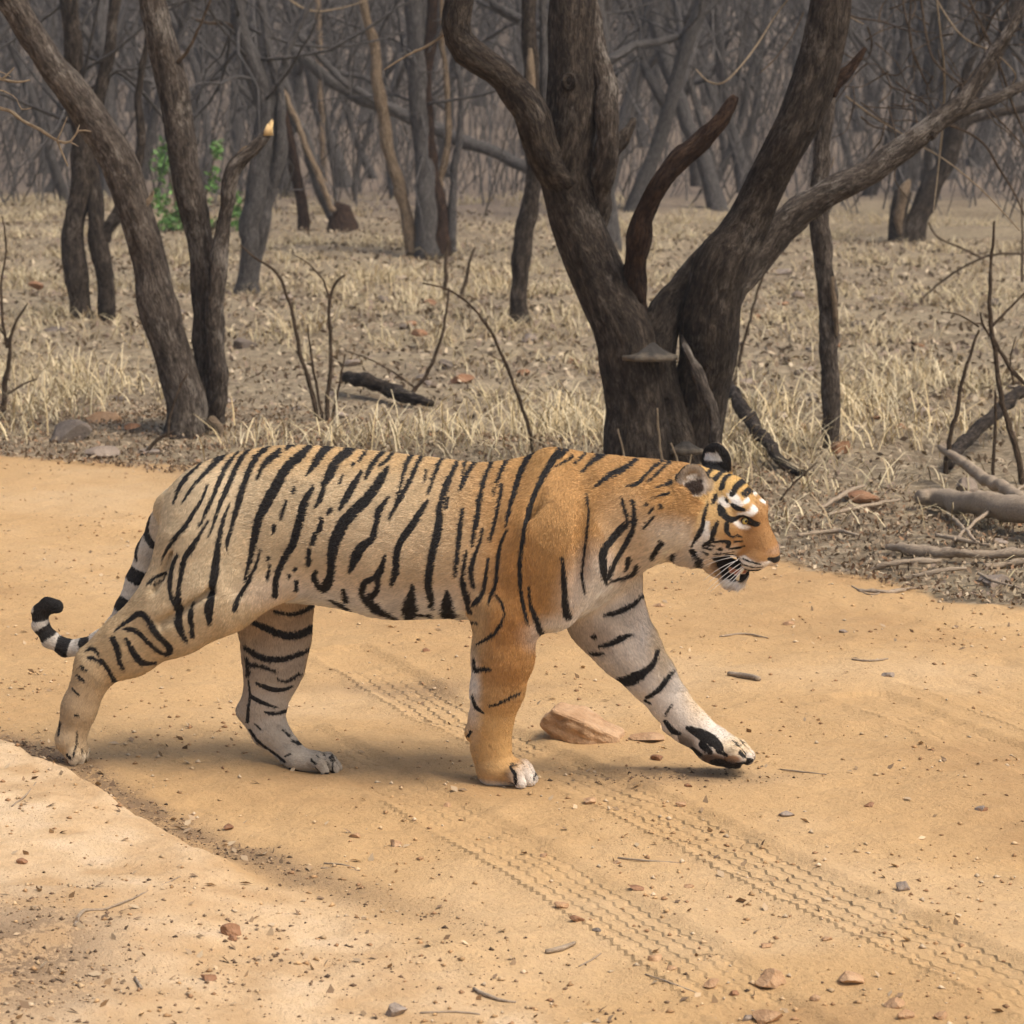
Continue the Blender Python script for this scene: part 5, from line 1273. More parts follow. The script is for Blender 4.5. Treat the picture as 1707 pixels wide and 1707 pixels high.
# ---- coat: stripes are strokes in the tiger's own side plane; (sheet, [(x, y, width)...]); sheets are scaled tracing grids
ZS = {'P': (0, 0, 1), 'A': (1000, 720, .1992), 'B': (700, 720, .246), 'C': (380, 720, .2812), 'D': (180, 720, .246), 'E': (40, 960, .2109),
      'F': (360, 980, .1991), 'G': (740, 980, .2109), 'H': (940, 940, .2109)}
NEAR_BODY, FAR_H, FAR_F, TAILG, HEADG = 'body', 'fh', 'ff', 'tail', 'head'
K_BODY = [
 ('C', [(440,100,20),(380,170,50),(320,230,55),(270,330,60),(220,430,50),(180,530,45),(160,640,40),(140,750,30),(105,870,12)]),
 ('C', [(270,330,22),(250,420,18),(235,470,6)]),
 ('C', [(580,100,25),(520,130,50),(490,190,45),(450,265,10)]),
 ('C', [(700,115,15),(660,150,45),(610,190,50),(580,270,50),(555,320,28)]), ('C', [(562,330,20),(545,400,30),(520,445,8)]),
 ('C', [(495,335,15),(455,420,45),(440,490,50),(420,570,45),(395,660,40),(350,730,35),(315,800,30),(290,880,30),(280,970,28)]),
 ('C', [(620,460,22),(602,480,18)]), ('C', [(570,510,20),(550,580,26)]), ('C', [(530,600,24),(515,650,24)]), ('C', [(495,690,24),(485,740,20)]), ('C', [(492,755,24),(485,780,22)]),
 ('C', [(915,240,22),(880,310,50),(830,390,55),(760,460,60),(700,530,65),(660,610,65),(635,700,55),(625,790,45),(608,870,45),(560,930,50),(530,900,35),(515,850,28),(535,820,10)]),
 ('C', [(770,260,25),(730,330,40),(690,410,35),(665,460,8)]),
 ('C', [(920,140,15),(870,150,28),(825,210,30),(800,290,12)]), ('C', [(920,140,15),(905,190,14),(870,220,10)]),
 ('C', [(950,395,10),(905,460,35),(890,540,30),(870,620,35),(820,660,45),(780,720,60),(735,820,12)]),
 ('C', [(1180,410,10),(1130,500,35),(1080,580,40),(1035,650,35),(1015,740,35),(1010,820,40),(980,900,10)]),
 ('C', [(1095,165,22),(1040,170,26),(1020,230,20),(1015,330,20),(1005,420,25),(965,510,6)]), ('C', [(1095,165,20),(1080,240,18),(1050,330,22),(1010,410,28)]),
 ('C', [(1215,160,22),(1205,260,14),(1180,370,6)]),
 ('C', [(1310,230,18),(1280,330,35),(1260,430,35),(1260,540,40),(1245,630,45),(1225,720,40),(1210,820,35),(1200,900,40),(1205,980,35),(1215,1050,18)]),
 ('C', [(1350,190,15),(1415,195,18),(1395,260,18),(1365,350,13)]), ('C', [(1355,200,18),(1370,270,15),(1365,340,13)]),
 ('C', [(1520,200,18),(1495,320,20),(1485,440,24),(1475,550,28),(1460,670,10)]),
 ('C', [(1395,460,8),(1385,560,22),(1380,680,20),(1365,840,16)]),
 ('C', [(1610,200,20),(1590,260,15),(1570,380,6)]), ('C', [(1610,330,8),(1600,450,15),(1580,560,14),(1565,640,6)]),
 ('C', [(1520,570,8),(1500,660,12),(1470,740,16),(1455,820,25),(1465,910,10)]),
 ('C', [(1430,690,8),(1415,800,22),(1405,880,28),(1415,960,40),(1430,1060,32)]),
 ('C', [(1555,740,8),(1540,830,15),(1525,920,20),(1490,985,28),(1455,1020,12)]),
 ('C', [(1660,570,8),(1625,660,15),(1605,780,16),(1600,880,18),(1570,960,18),(1555,1000,8)]),
 ('C', [(950,720,12),(920,810,40),(880,860,35),(830,880,30),(800,940,40),(820,1000,60),(870,1060,65),(930,1110,45),(1000,1150,25)]), ('C', [(905,830,25),(892,930,28),(850,970,40)]),
 ('C', [(1110,905,12),(1090,970,45),(1072,1050,85),(1062,1110,80)]), ('C', [(1310,940,12),(1300,1000,50),(1290,1090,88)]),
 ('C', [(690,940,15),(690,1000,32)]), ('C', [(600,1020,12),(650,1050,45),(680,1080,30)]), ('C', [(1110,1100,20),(1190,1115,20)]),
 ('C', [(345,410,10),(330,470,16),(318,510,10)]), ('C', [(285,555,18),(275,590,16)]), ('C', [(260,790,12),(240,860,20)]), ('C', [(405,805,16),(402,812,16)]), ('C', [(372,845,14),(368,855,14)]),
 ('C', [(410,885,16),(400,940,16)]), ('C', [(755,165,18),(745,190,14)]), ('C', [(712,212,14),(708,220,12)]), ('C', [(660,270,9),(650,312,9)]), ('C', [(1152,262,14),(1148,300,9)]), ('C', [(1300,400,8),(1295,450,8)]),
 ('C', [(250,740,12),(246,752,10)]), ('C', [(386,345,14),(382,356,14)]),
 ('C', [(345,95,10),(290,125,25)]), ('C', [(250,150,32),(200,190,38),(170,230,24),(155,290,8)]),
 ('C', [(150,100,10),(300,78,10),(520,82,10),(700,103,10),(900,128,12),(1120,150,10),(1300,172,8)]),
 ('D', [(880,150,20),(840,210,35),(815,300,32),(790,400,28),(755,500,22),(725,620,15),(700,700,5)]),
 ('D', [(800,185,20),(760,240,30),(735,340,28),(710,440,25),(670,540,18),(630,640,10)]),
 ('D', [(715,195,20),(665,235,46),(640,280,30),(590,340,22),(540,410,18),(500,480,8)]),
 ('D', [(545,265,15),(490,330,38),(455,400,30),(430,490,8)]),
 ('D', [(665,370,8),(630,470,18),(580,560,25),(530,640,28),(460,720,26),(400,800,15),(355,880,5)]),
 ('D', [(690,590,8),(640,690,18),(590,770,36),(545,840,34),(520,940,30),(505,1050,30),(500,1130,45),(500,1250,55),(520,1340,45),(545,1400,22)]),
 ('D', [(490,820,10),(450,890,35),(440,980,32),(450,1080,30),(480,1150,28)]),
 ('D', [(820,490,8),(790,590,22),(770,700,28),(755,820,40),(745,920,50),(735,1020,45),(720,1110,45),(705,1200,55),(705,1280,22)]),
 ('D', [(1010,140,20),(950,200,40),(920,290,40),(895,400,40),(875,510,35),(850,620,25),(825,720,20),(820,800,10)]),
 ('D', [(595,1140,10),(585,1230,35),(590,1370,22)]),
 ('D', [(265,1032,10),(300,1000,16),(345,972,18),(400,955,6)]), ('D', [(290,1030,8),(350,1012,12),(395,985,5)]),
 ('D', [(60,1340,12),(150,1270,25),(230,1225,35),(290,1260,40),(330,1330,40),(390,1400,40),(430,1460,40),(400,1500,30),(340,1470,30),(270,1400,30),(200,1340,28),(120,1330,18)]),
 ('D', [(140,1400,15),(180,1480,40),(230,1560,45),(310,1570,12)]), ('D', [(40,1400,40),(75,1470,42),(85,1550,28),(110,1610,10)]),
 ('D', [(1040,800,8),(1010,900,18),(960,1010,22),(900,1110,25),(870,1190,28)]),
 ('E', [(500,650,18),(570,655,25),(630,690,30),(670,750,30),(695,840,32)]), ('E', [(480,600,12),(540,580,16),(590,620,12)]), ('E', [(255,1180,25),(248,1270,14)]), ('E', [(330,1430,30),(360,1440,25)]),
 ('B', [(720,170,25),(680,230,40),(650,310,38),(630,420,30),(610,530,22),(590,620,8)]),
 ('B', [(970,100,15),(920,150,35),(870,220,45),(830,300,38),(790,390,30),(755,480,30),(735,590,28),(720,700,22),(705,800,22),(695,900,22),(695,1000,22),(705,1120,20),(725,1220,18),(735,1290,8)]),
 ('B', [(1040,115,15),(970,150,25),(920,190,28)]),
 ('B', [(755,1040,8),(760,1150,18),(790,1260,32),(815,1370,35)]), ('B', [(985,830,10),(985,930,25),(985,1050,28),(985,1170,38),(995,1260,45)]),
 ('B', [(1130,430,5),(1145,540,10),(1140,650,10),(1125,770,12),(1110,880,14),(1100,980,14),(1115,1090,8)]),
 ('B', [(1265,165,25),(1190,190,45),(1140,230,28),(1085,290,6)]), ('B', [(1430,235,10),(1350,280,35),(1280,310,35),(1220,350,20),(1175,385,8)]),
 ('B', [(1690,220,12),(1570,265,15),(1520,310,18),(1460,365,18),(1400,380,6)]), ('B', [(1680,235,12),(1620,280,15),(1540,355,6)]),
 ('B', [(1690,365,18),(1600,390,8)]), ('B', [(1680,430,12),(1560,460,8)]),
 ('B', [(1365,460,8),(1390,540,22),(1415,610,40),(1360,660,45),(1300,730,45),(1250,800,45),(1240,900,40),(1250,1000,35),(1260,1045,12)]),
 ('B', [(1435,470,8),(1450,560,20),(1445,650,30),(1400,750,28),(1340,850,28),(1295,930,30),(1270,1000,25)]),
 ('B', [(1285,1030,12),(1370,1025,25),(1430,980,25),(1450,940,8)]), ('B', [(1400,880,24),(1380,960,12)]),
 ('B', [(1110,160,10),(1030,240,6)]), ('B', [(1000,205,10),(900,250,10)]), ('B', [(1530,495,18),(1532,498,18)]), ('B', [(1630,510,16),(1632,512,16)]), ('B', [(1575,525,12),(1550,550,12)]), ('B', [(1580,580,10),(1515,665,10)]),
 ('A', [(500,950,40),(450,1020,35),(415,1090,22)]),
 ('G', [(500,190,8),(470,260,20),(410,340,26),(330,400,20),(260,440,8)]), ('G', [(235,570,15),(235,650,40),(290,640,32),(370,630,10)]), ('G', [(215,870,15),(240,950,35),(310,1000,8)]),
 ('G', [(580,845,8),(480,890,14),(420,920,18),(360,935,6)]), ('G', [(430,40,8),(480,110,10),(500,190,8)]), ('G', [(510,1430,10),(555,1470,22),(560,1560,22)]), ('G', [(215,270,14),(260,270,8)]), ('G', [(190,1160,14),(170,1200,18)]), ('G', [(672,1440,8),(690,1480,12),(690,1540,10)]), ('E', [(400,1250,6),(397,1340,9),(392,1430,9)]), ('E', [(470,1330,6),(492,1380,8),(480,1460,8)]), ('E', [(420,795,14),(470,830,12)]), ('E', [(370,900,14),(430,948,10)]), ('E', [(395,1105,10),(420,1110,8)]), ('E', [(455,720,14),(490,745,10)]),  # includes toe strokes that paint the shade between the toes
]
K_FH = [
 ('F', [(165,210,35),(300,275,45),(430,330,50),(550,380,60),(660,400,60),(760,370,60),(815,310,30)]), ('F', [(490,185,12),(600,215,25),(700,210,30),(780,170,35),(820,130,25)]),
 ('F', [(240,500,30),(330,550,45),(460,590,45),(600,585,40),(700,560,35),(745,540,15)]), ('F', [(255,600,40),(270,680,50),(265,730,28)]), ('F', [(290,640,40),(380,640,40),(460,670,25),(510,695,8)]),
 ('F', [(345,790,15),(420,825,35),(500,850,35),(580,850,25),(630,830,8)]), ('F', [(520,750,10),(590,785,20),(680,730,20)]), ('F', [(300,910,30),(380,945,30),(460,975,20),(520,1000,6)]),
 ('F', [(420,1030,12),(490,1045,25),(570,1045,25)]), ('F', [(270,760,10),(285,900,20),(275,1020,25),(260,1120,28)]),
 ('F', [(280,1190,25),(370,1290,30),(480,1370,28),(590,1440,22)]), ('F', [(640,1510,36),(740,1550,38),(850,1565,30),(930,1565,20)]), ('F', [(950,1530,24),(1000,1535,15)]), ('F', [(945,1400,5),(985,1450,9),(985,1520,9)]), ('F', [(590,1400,6),(640,1370,8)]), ('F', [(860,1470,4),(900,1520,8)]), ('F', [(330,1130,8),(380,1165,12)]), ('F', [(560,1180,6),(620,1240,9)]), ('F', [(640,1270,8),(700,1310,12)]), ('F', [(820,1420,14),(860,1440,10)]),  # includes short toe strokes painting cleft shade
]
K_FF = [
 ('H', [(620,250,12),(560,310,25),(470,360,35),(370,385,25),(330,390,8)]), ('H', [(540,550,10),(460,580,45),(370,620,40),(280,645,12)]), ('H', [(310,700,18),(250,720,35),(200,715,15)]),
 ('H', [(735,690,10),(710,780,35),(640,850,55),(560,900,90),(480,940,85),(420,925,40)]), ('H', [(850,865,10),(800,930,35),(740,1000,35),(650,1060,22)]), ('H', [(850,1110,12),(800,1190,12)]), ('H', [(640,1090,24),(680,1110,14)]),
 ('H', [(980,1290,30),(1080,1340,75),(1180,1390,75),(1240,1440,50)]), ('H', [(800,1250,30),(860,1320,50),(920,1340,20)]), ('H', [(1010,1480,50),(1080,1500,36)]), ('H', [(1180,1560,40),(1250,1565,70),(1350,1590,70),(1470,1550,36)]), ('H', [(1100,1420,60),(1160,1470,40)]),
 ('H', [(1230,1460,40),(1290,1490,25)]), ('H', [(1400,1470,22),(1430,1500,20)]), ('H', [(235,570,32),(245,565,30)]),
]
K_TAIL = [('P', [(215,950,22),(252,966,24)]), ('P', [(196,1000,24),(230,1016,24)]), ('P', [(172,1048,17),(192,1070,17)]), ('P', [(138,1062,17),(146,1094,17)]), ('P', [(106,1066,21),(98,1098,21)]),
          ('P', [(88,1048,20),(58,1066,20)]), ('P', [(84,1026,14),(50,1030,14)]), ('P', [(66,1012,26),(80,1008,30),(98,1012,30)]), ('P', [(250,860,9),(248,885,12),(262,905,10)]), ('P', [(240,880,6),(231,910,9),(233,930,4)])]
K_HEAD = [
 ('A', [(970,290,12),(920,320,42),(895,350,12)]), ('A', [(1015,345,20),(980,380,42),(940,410,10)]), ('A', [(1060,350,36),(1100,370,42),(1130,385,18)]), ('A', [(1045,390,32),(1045,450,36)]),
 ('A', [(1150,450,46),(1120,510,36)]), ('A', [(1190,420,22),(1240,440,28)]), ('A', [(1290,510,22),(1310,540,12)]), ('A', [(1000,510,22),(990,560,28)]), ('A', [(1190,520,26),(1212,550,22)]),
 ('A', [(1115,600,18),(1160,630,34),(1215,650,18)]), ('A', [(1030,600,25),(1055,650,48),(1090,690,35),(1130,720,36),(1180,702,20),(1230,715,22),(1265,745,30),(1295,785,36)]), ('A', [(1230,760,20),(1290,790,25)]),
 ('A', [(950,560,12),(930,660,22),(925,740,28),(900,800,35),(860,860,14),(830,920,6)]),
 ('A', [(1035,720,18),(1010,790,35),(990,860,25),(930,900,20),(950,930,24),(990,945,12)]), ('A', [(990,875,18),(1060,880,20),(1110,900,28),(1100,940,22)]),
 ('A', [(1100,740,28),(1100,800,28),(1130,850,12),(1170,870,6)]), ('A', [(1045,950,28),(1050,952,28)]), ('A', [(1110,960,14),(1150,970,18),(1210,955,8)]),
 ('A', [(840,960,55),(880,1000,28),(880,1060,14),(855,1110,28)]), ('A', [(690,980,16),(680,1060,12),(720,1090,16)]),
 ('A', [(985,1060,60),(1080,1080,80),(1150,1110,70)]), ('A', [(985,1130,80),(1050,1210,90),(1120,1240,70),(1185,1230,35)]), ('A', [(1080,1150,120),(1120,1170,110)]),  # mouth gap painted black for its inner shade
 ('A', [(1395,1080,18),(1432,1105,42),(1475,1095,24)]),
 ('A', [(1200,1060,9),(1290,1090,11),(1340,1110,7)]), ('A', [(1190,1105,9),(1280,1132,9),(1350,1140,6)]), ('A', [(1200,1170,26),(1290,1172,16),(1330,1165,8)]),
 ('A', [(1300,515,10),(1330,590,8)]), ('A', [(1140,345,18),(1195,372,12)]), ('A', [(1225,500,14),(1255,520,18)]), ('A', [(905,420,10),(930,470,16)]), ('A', [(1075,545,14),(1085,580,14)]), ('A', [(960,900,10),(1010,915,12)]), ('A', [(920,960,14),(950,990,12)]), ('A', [(1150,905,12),(1195,915,8)]), ('A', [(1000,990,10),(1060,1000,12),(1110,1010,8)]), ('A', [(1165,850,10),(1190,880,6)]),
]
W_HEAD = [
 ('A', [(1115,525,36),(1150,575,46),(1185,600,20)]), ('A', [(1215,585,24),(1258,565,32),(1290,620,36),(1265,680,32),(1180,688,18)]), ('A', [(1150,738,8),(1190,792,16),(1240,802,10)]),
 ('A', [(860,890,60),(950,830,60),(955,720,40)]), ('A', [(880,930,80),(1000,1000,70),(1100,1000,50)]), ('A', [(1210,1070,60),(1300,1130,60),(1390,1130,40)]), ('A', [(1040,1300,70),(1120,1320,60),(1190,1280,50)]),
 ('A', [(1050,560,40),(1080,600,30)]), ('A', [(600,900,90),(560,1010,110),(700,1020,90)]),
]
def to_px(z, pts):
    ox, oy, sc = ZS[z]; return [(ox + x * sc, oy + y * sc, w * sc) for (x, y, w) in pts]
def strokes_field(strokes, proj, uv, cap=0.05):
    """distance in metres from uv points to the nearest stroke edge; proj maps picture px to the same uv plane"""
    out = np.full(len(uv), cap)
    for (z, pts) in strokes:
        q = to_px(z, pts)
        # a smooth curve through the traced points
        P_ = np.array([proj(x, y) for (x, y, w) in q]); W = (np.array([w for (_, _, w) in q]) * 1.08 + 1.3) * S * .5
        if len(P_) > 2:
            n = len(P_); tt = np.linspace(0, n - 1, (n - 1) * 3 + 1); i = np.clip(tt.astype(int), 0, n - 2); f = (tt - i)[:, None]
            p0, p1, p2, p3 = P_[np.maximum(i - 1, 0)], P_[i], P_[i + 1], P_[np.minimum(i + 2, n - 1)]
            C_ = .5 * ((2 * p1) + (-p0 + p2) * f + (2 * p0 - 5 * p1 + 4 * p2 - p3) * f ** 2 + (-p0 + 3 * p1 - 3 * p2 + p3) * f ** 3)
            Wc = W[i] + (W[i + 1] - W[i]) * f[:, 0]
        else: C_, Wc = P_, W
        mrg = Wc.max() + .02
        m = ((uv > C_.min(0) - mrg) & (uv < C_.max(0) + mrg)).all(1)
        ii = np.nonzero(m)[0]
        if not len(ii): continue
        u = uv[ii]; dd = np.full(len(ii), cap)
        for a, b, wa, wb in zip(C_[:-1], C_[1:], Wc[:-1], Wc[1:]):
            ab = b - a; l2 = max(ab.dot(ab), 1e-12)
            h = np.clip(((u - a) @ ab) / l2, 0, 1)
            dd = np.minimum(dd, np.linalg.norm(u - a - h[:, None] * ab, axis=1) - (wa + (wb - wa) * h))
        out[ii] = np.minimum(out[ii], dd)
    return out
XZ = TV[:, [0, 2]]
def body_proj(lat): return lambda px, py: TP(px, py, lat)[[0, 2]]
def head_uv(p): q = p - H0; return np.stack([q @ HF, q @ HU], 1)
def head_proj(px, py): return head_uv(HP(px, py, -(.022 + .033 * float(sstep(790, 850, py))))[None])[0]
# small warp so the strokes end in ragged, hairy edges rather than clean lines
warp = np.stack([vnoise(TV * 90, 3), vnoise(TV * 90, 4)], 1) * .0006 + np.stack([vnoise(TV * 30, 5), vnoise(TV * 30, 6)], 1) * .0010
isB = (grp == BODY) | (grp == NHIND) | (grp == NFRONT)
mh = grp == HEAD
mn = mh & (XZ[:, 0] < TP(1150, 850, 0)[0])               # neck strokes run on under the head's edge
def stripe_at(P):
    xz = P[:, [0, 2]] + warp; hu = head_uv(P)
    o = np.full(NVT, .05)
    o[isB] = strokes_field(K_BODY, body_proj(-.155), xz[isB])
    for g_, ks, lat in ((FHIND, K_FH, .04), (FFRONT, K_FF, .045), (TAIL, K_TAIL, 0.0)):
        mg = grp == g_
        o[mg] = strokes_field(ks, body_proj(lat), xz[mg])
    o[mh] = strokes_field(K_HEAD, head_proj, hu[mh] + warp[mh] * .5)
    o[mn] = np.minimum(o[mn], strokes_field(K_BODY, body_proj(-.12), xz[mn]))
    return o
sdist = stripe_at(TV)
# slope of the stripe field, so that each hair takes the colour under its middle, not under its root
EPS = .002
sgrad = np.stack([(stripe_at(TV + np.array([EPS, 0, 0])) - sdist) / EPS, np.zeros(NVT), (stripe_at(TV + np.array([0, 0, EPS])) - sdist) / EPS], 1)
sgrad[np.linalg.norm(sgrad, axis=1) > 1.6] = 0.0          # steps at the edge of a stroke's reach are no slope
huv = head_uv(TV)
wdist = np.full(NVT, .05); wdist[mh] = strokes_field(W_HEAD, head_proj, huv[mh] + warp[mh])
lat_h = np.abs((TV - H0) @ HL)
wdist = wdist + sstep(.026, .010, lat_h + .006 * vnoise(TV * 70, 44)) * (huv[:, 1] > -.01) * .02

# ground colours of the coat
TAN = np.array([.56, .41, .235]); ORANGE = np.array([.45, .250, .092]); CREAM = np.array([.70, .565, .42]); WHITE = np.array([.80, .74, .66]); GREY = np.array([.50, .42, .33]); DEEP = np.array([.40, .165, .035]); SAND = np.array([.63, .505, .335])
base = np.tile(TAN, (NVT, 1))
def blend(mask_w, c): 
    global base
    w = np.clip(mask_w, 0, 1)[:, None]; base = base * (1 - w) + np.asarray(c) * w
def blob(px, py, rx, ry, c, amt=1.0, lat=-.15, sel=None, soft=.6):
    p = TP(px, py, lat); q = np.sqrt(((TV[:, 0] - p[0]) / (rx * S)) ** 2 + ((TV[:, 2] - p[2]) / (ry * S)) ** 2)
    w = amt * (1 - sstep(1 - soft, 1 + soft, q))
    if sel is not None: w = w * sel
    blend(w, c)
notfar = (grp != FHIND) & (grp != FFRONT) & (grp != TAIL)
xw = sstep(TP(640, 900, -.15)[0], TP(880, 900, -.15)[0], TV[:, 0])
blend(xw * notfar, ORANGE)
blob(450, 900, 260, 130, SAND, .45, sel=notfar)
blob(330, 900, 90, 170, SAND, .5, sel=notfar)
# back a little warmer
blob(560, 748, 420, 40, (.58, .35, .13), .5, sel=notfar)
# pale belly and chest
fld = fbm(TV * 9, 2, 9) * .03
zb = TP(700, 985, -.15)[2]
bellyw = (1 - sstep(zb - .05, zb + .10, TV[:, 2] + fld)) * sstep(TP(470, 1000, -.1)[0], TP(560, 1000, -.1)[0], TV[:, 0]) * (1 - sstep(TP(770, 1000, -.1)[0], TP(830, 1000, -.1)[0], TV[:, 0]))
blend(bellyw * (grp == BODY) * .85, CREAM)
blob(640, 930, 150, 70, (.62, .46, .29), .5, sel=(grp == BODY))
blob(480, 985, 70, 30, CREAM, .9, lat=-.12, sel=notfar)
und = sstep(.25, .85, -TN[:, 2]) * (grp == BODY)
blend(und, WHITE * .92)
blob(1015, 1010, 62, 90, WHITE * .93, 1.0, lat=-.06, sel=(grp != NHIND))
blob(935, 1050, 50, 30, WHITE * .9, .9, lat=-.08, sel=(grp != NHIND))
blob(1115, 905, 62, 40, (.78, .68, .54), .95, lat=-.08, sel=(grp == BODY)); blob(1050, 900, 45, 70, (.62, .44, .26), .7, lat=-.08, sel=(grp == BODY) | (grp == HEAD))
# near front leg: rust patches, pale back edge
blob(850, 1080, 50, 60, DEEP, .35, sel=(grp == NFRONT)); blob(860, 960, 40, 90, DEEP, .35, sel=notfar)
blob(790, 1150, 16, 70, WHITE, .9, lat=-.1, sel=(grp == NFRONT)); blob(788, 1040, 30, 50, (.56, .40, .22), .7, lat=-.1, sel=(grp == NFRONT))
blob(880, 1295, 26, 24, WHITE, .8, lat=-.09, sel=(grp == NFRONT)); blob(820, 1225, 60, 60, (.56, .34, .13), .6, lat=-.1, sel=(grp == NFRONT)); blob(815, 1308, 40, 10, WHITE, .8, lat=-.1, sel=(grp == NFRONT))
# near hind leg below
blob(112, 1170, 14, 60, (.24, .17, .10), .7, lat=-.1, sel=(grp == NHIND)); blob(130, 1190, 60, 100, (.43, .31, .185), .7, lat=-.1, sel=(grp == NHIND)); blob(130, 1265, 40, 14, (.62, .52, .38), .8, lat=-.1, sel=(grp == NHIND))
inner = (1 - sstep(-.06, .03, TV[:, 1])) 
# far legs: inner side pale and greyish, outer side orange
for g_ in (FHIND, FFRONT):
    mg = (grp == g_).astype(float)
    inn = sstep(-.35, .35, -TN[:, 1])
    blend(mg, (.50, .33, .15)); blend(mg * inn, (.45, .36, .27) if g_ == FHIND else (.68, .60, .51))
blob(455, 1030, 70, 40, (.52, .36, .22), .7, lat=.05, sel=(grp == FHIND)); blob(520, 1262, 80, 35, (.40, .34, .26), .8, lat=.05, sel=(grp == FHIND)); blob(478, 1222, 34, 20, (.24, .20, .15), .7, lat=.05, sel=(grp == FHIND)); blob(470, 1200, 70, 60, (.52, .45, .36), .6, lat=.05, sel=(grp == FHIND))
blob(1165, 1130, 26, 60, (.62, .42, .20), .7, lat=.07, sel=(grp == FFRONT)); blob(1105, 1060, 22, 60, (.62, .44, .22), .6, lat=.07, sel=(grp == FFRONT)); blob(1228, 1240, 30, 14, (.62, .46, .26), .7, lat=.07, sel=(grp == FFRONT))
blob(1190, 1264, 22, 13, (.30, .17, .09), 1, lat=.06, sel=(grp == FFRONT), soft=.25); blob(1222, 1258, 15, 7, (.34, .20, .11), 1, lat=.06, sel=(grp == FFRONT), soft=.25); blob(1232, 1276, 16, 6, (.34, .20, .11), 1, lat=.06, sel=(grp == FFRONT), soft=.25)
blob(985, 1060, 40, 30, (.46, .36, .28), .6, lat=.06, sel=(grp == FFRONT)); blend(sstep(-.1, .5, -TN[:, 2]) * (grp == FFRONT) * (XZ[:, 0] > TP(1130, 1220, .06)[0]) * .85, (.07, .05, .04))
# tail
blend((grp == TAIL) * 1.0, (.60, .54, .46)); blob(290, 850, 40, 60, SAND * .9, 1, lat=0, sel=(grp == TAIL)); blob(265, 900, 40, 50, (.42, .35, .27), .6, lat=0, sel=(grp == TAIL))
# head
mhf = mh.astype(float)
def hblob(px, py, rx, ry, c, amt=1.0, soft=.6):
    u0 = head_proj(px, py); q = np.sqrt(((huv[:, 0] - u0[0]) / (rx * S)) ** 2 + ((huv[:, 1] - u0[1]) / (ry * S)) ** 2)
    blend(amt * (1 - sstep(1 - soft, 1 + soft, q)) * mhf, c)
blend(mhf, np.array([.43, .245, .098]))
hblob(1205, 800, 60, 40, (.58, .36, .11), .9)
hblob(1190, 850, 40, 50, (.62, .42, .19), .7)
hblob(1145, 908, 55, 42, (.74, .62, .47), .95); hblob(1130, 880, 40, 40, (.62, .42, .22), .6)
hblob(1270, 900, 34, 40, (.35, .185, .070), .9); hblob(1265, 870, 18, 30, (.40, .215, .08), .6)
hblob(1288, 926, 12, 7, (.50, .33, .22), .5); hblob(1225, 905, 30, 22, (.46, .23, .07), .5); hblob(1222, 975, 22, 14, WHITE, .9)
hblob(1250, 893, 20, 34, (.29, .145, .055), .55); hblob(1235, 945, 30, 14, WHITE, .7); hblob(1185, 908, 30, 20, WHITE, .7)
blend((1 - sstep(-.0005, .0035, wdist + .0016 * vnoise(TV * 120, 45))) * mhf, WHITE * 1.0)
und = sstep(.3, .8, -TN[:, 2]) * mhf * (huv[:, 1] < -.04); blend(und, (.62, .52, .42))
# ears: black back with a white spot, grey tufts inside
for (c, nrm, up, near) in ((EAR_N, EAR_NN, EAR_UP, 1), (EAR_F, EAR_FN, EAR_FUP, 0)):
    q = TV - c; hgt = q @ up; fr = q @ nrm; rad = np.linalg.norm(q - fr[:, None] * nrm, axis=1)
    in_ear = ((np.linalg.norm(q, axis=1) < .058) & (hgt > -.030) & mh).astype(float)
    backs = in_ear * sstep(.006, -.004, fr) * sstep(-.034, -.022, hgt)
    faces = in_ear * sstep(0.0, .008, fr) * sstep(.25, .5, TN @ nrm) 
    blend(in_ear, (.36, .26, .16))
    sdist = np.where(in_ear > .5, .05, sdist)
    spot = (np.abs(hgt - .014) < .010) & (rad < .030) & (backs > .3)
    sdist = np.where((backs > .5) & ~spot, -.01, sdist); blend(spot * 1.0, WHITE)
    blend(faces * sstep(.050, .030, rad), (.52, .44, .36)); 
    dark = faces * (rad < .026) * (hgt < .006)
    blend(dark, (.05, .03, .02))
# mouth: lips and the black-painted shade inside, tongue, nose
mo = strokes_field([('A', [(1000,1100,70),(1080,1110,90),(1160,1130,70)]), ('A', [(1000,1150,60),(1060,1210,80),(1130,1230,60),(1180,1220,30)])], head_proj, huv)
ton = strokes_field([('A', [(1060,1190,30),(1130,1210,34),(1165,1205,20)])], head_proj, huv)
latd = np.abs((TV - H0) @ HL)
isT = mh & (ton < 0) & (latd < .028) & (TN[:, 2] > -.2)
base[isT] = (.36, .13, .08); sdist[isT] = .05
# shade in the clefts between the toes, painted as dark lines
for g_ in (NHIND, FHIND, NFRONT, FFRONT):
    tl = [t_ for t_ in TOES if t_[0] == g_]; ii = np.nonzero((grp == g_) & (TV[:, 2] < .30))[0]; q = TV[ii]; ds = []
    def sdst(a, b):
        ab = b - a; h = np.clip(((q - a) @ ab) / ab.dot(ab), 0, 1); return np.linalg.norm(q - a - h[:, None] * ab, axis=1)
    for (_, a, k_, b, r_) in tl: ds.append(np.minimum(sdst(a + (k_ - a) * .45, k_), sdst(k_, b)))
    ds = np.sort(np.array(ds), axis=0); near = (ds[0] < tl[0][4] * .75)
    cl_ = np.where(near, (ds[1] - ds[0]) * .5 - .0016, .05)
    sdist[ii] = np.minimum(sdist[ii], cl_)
    # dusty tan on the toes' tops and pale tips
BLACK = np.array([.012, .010, .009])
FURCOL = base.copy()
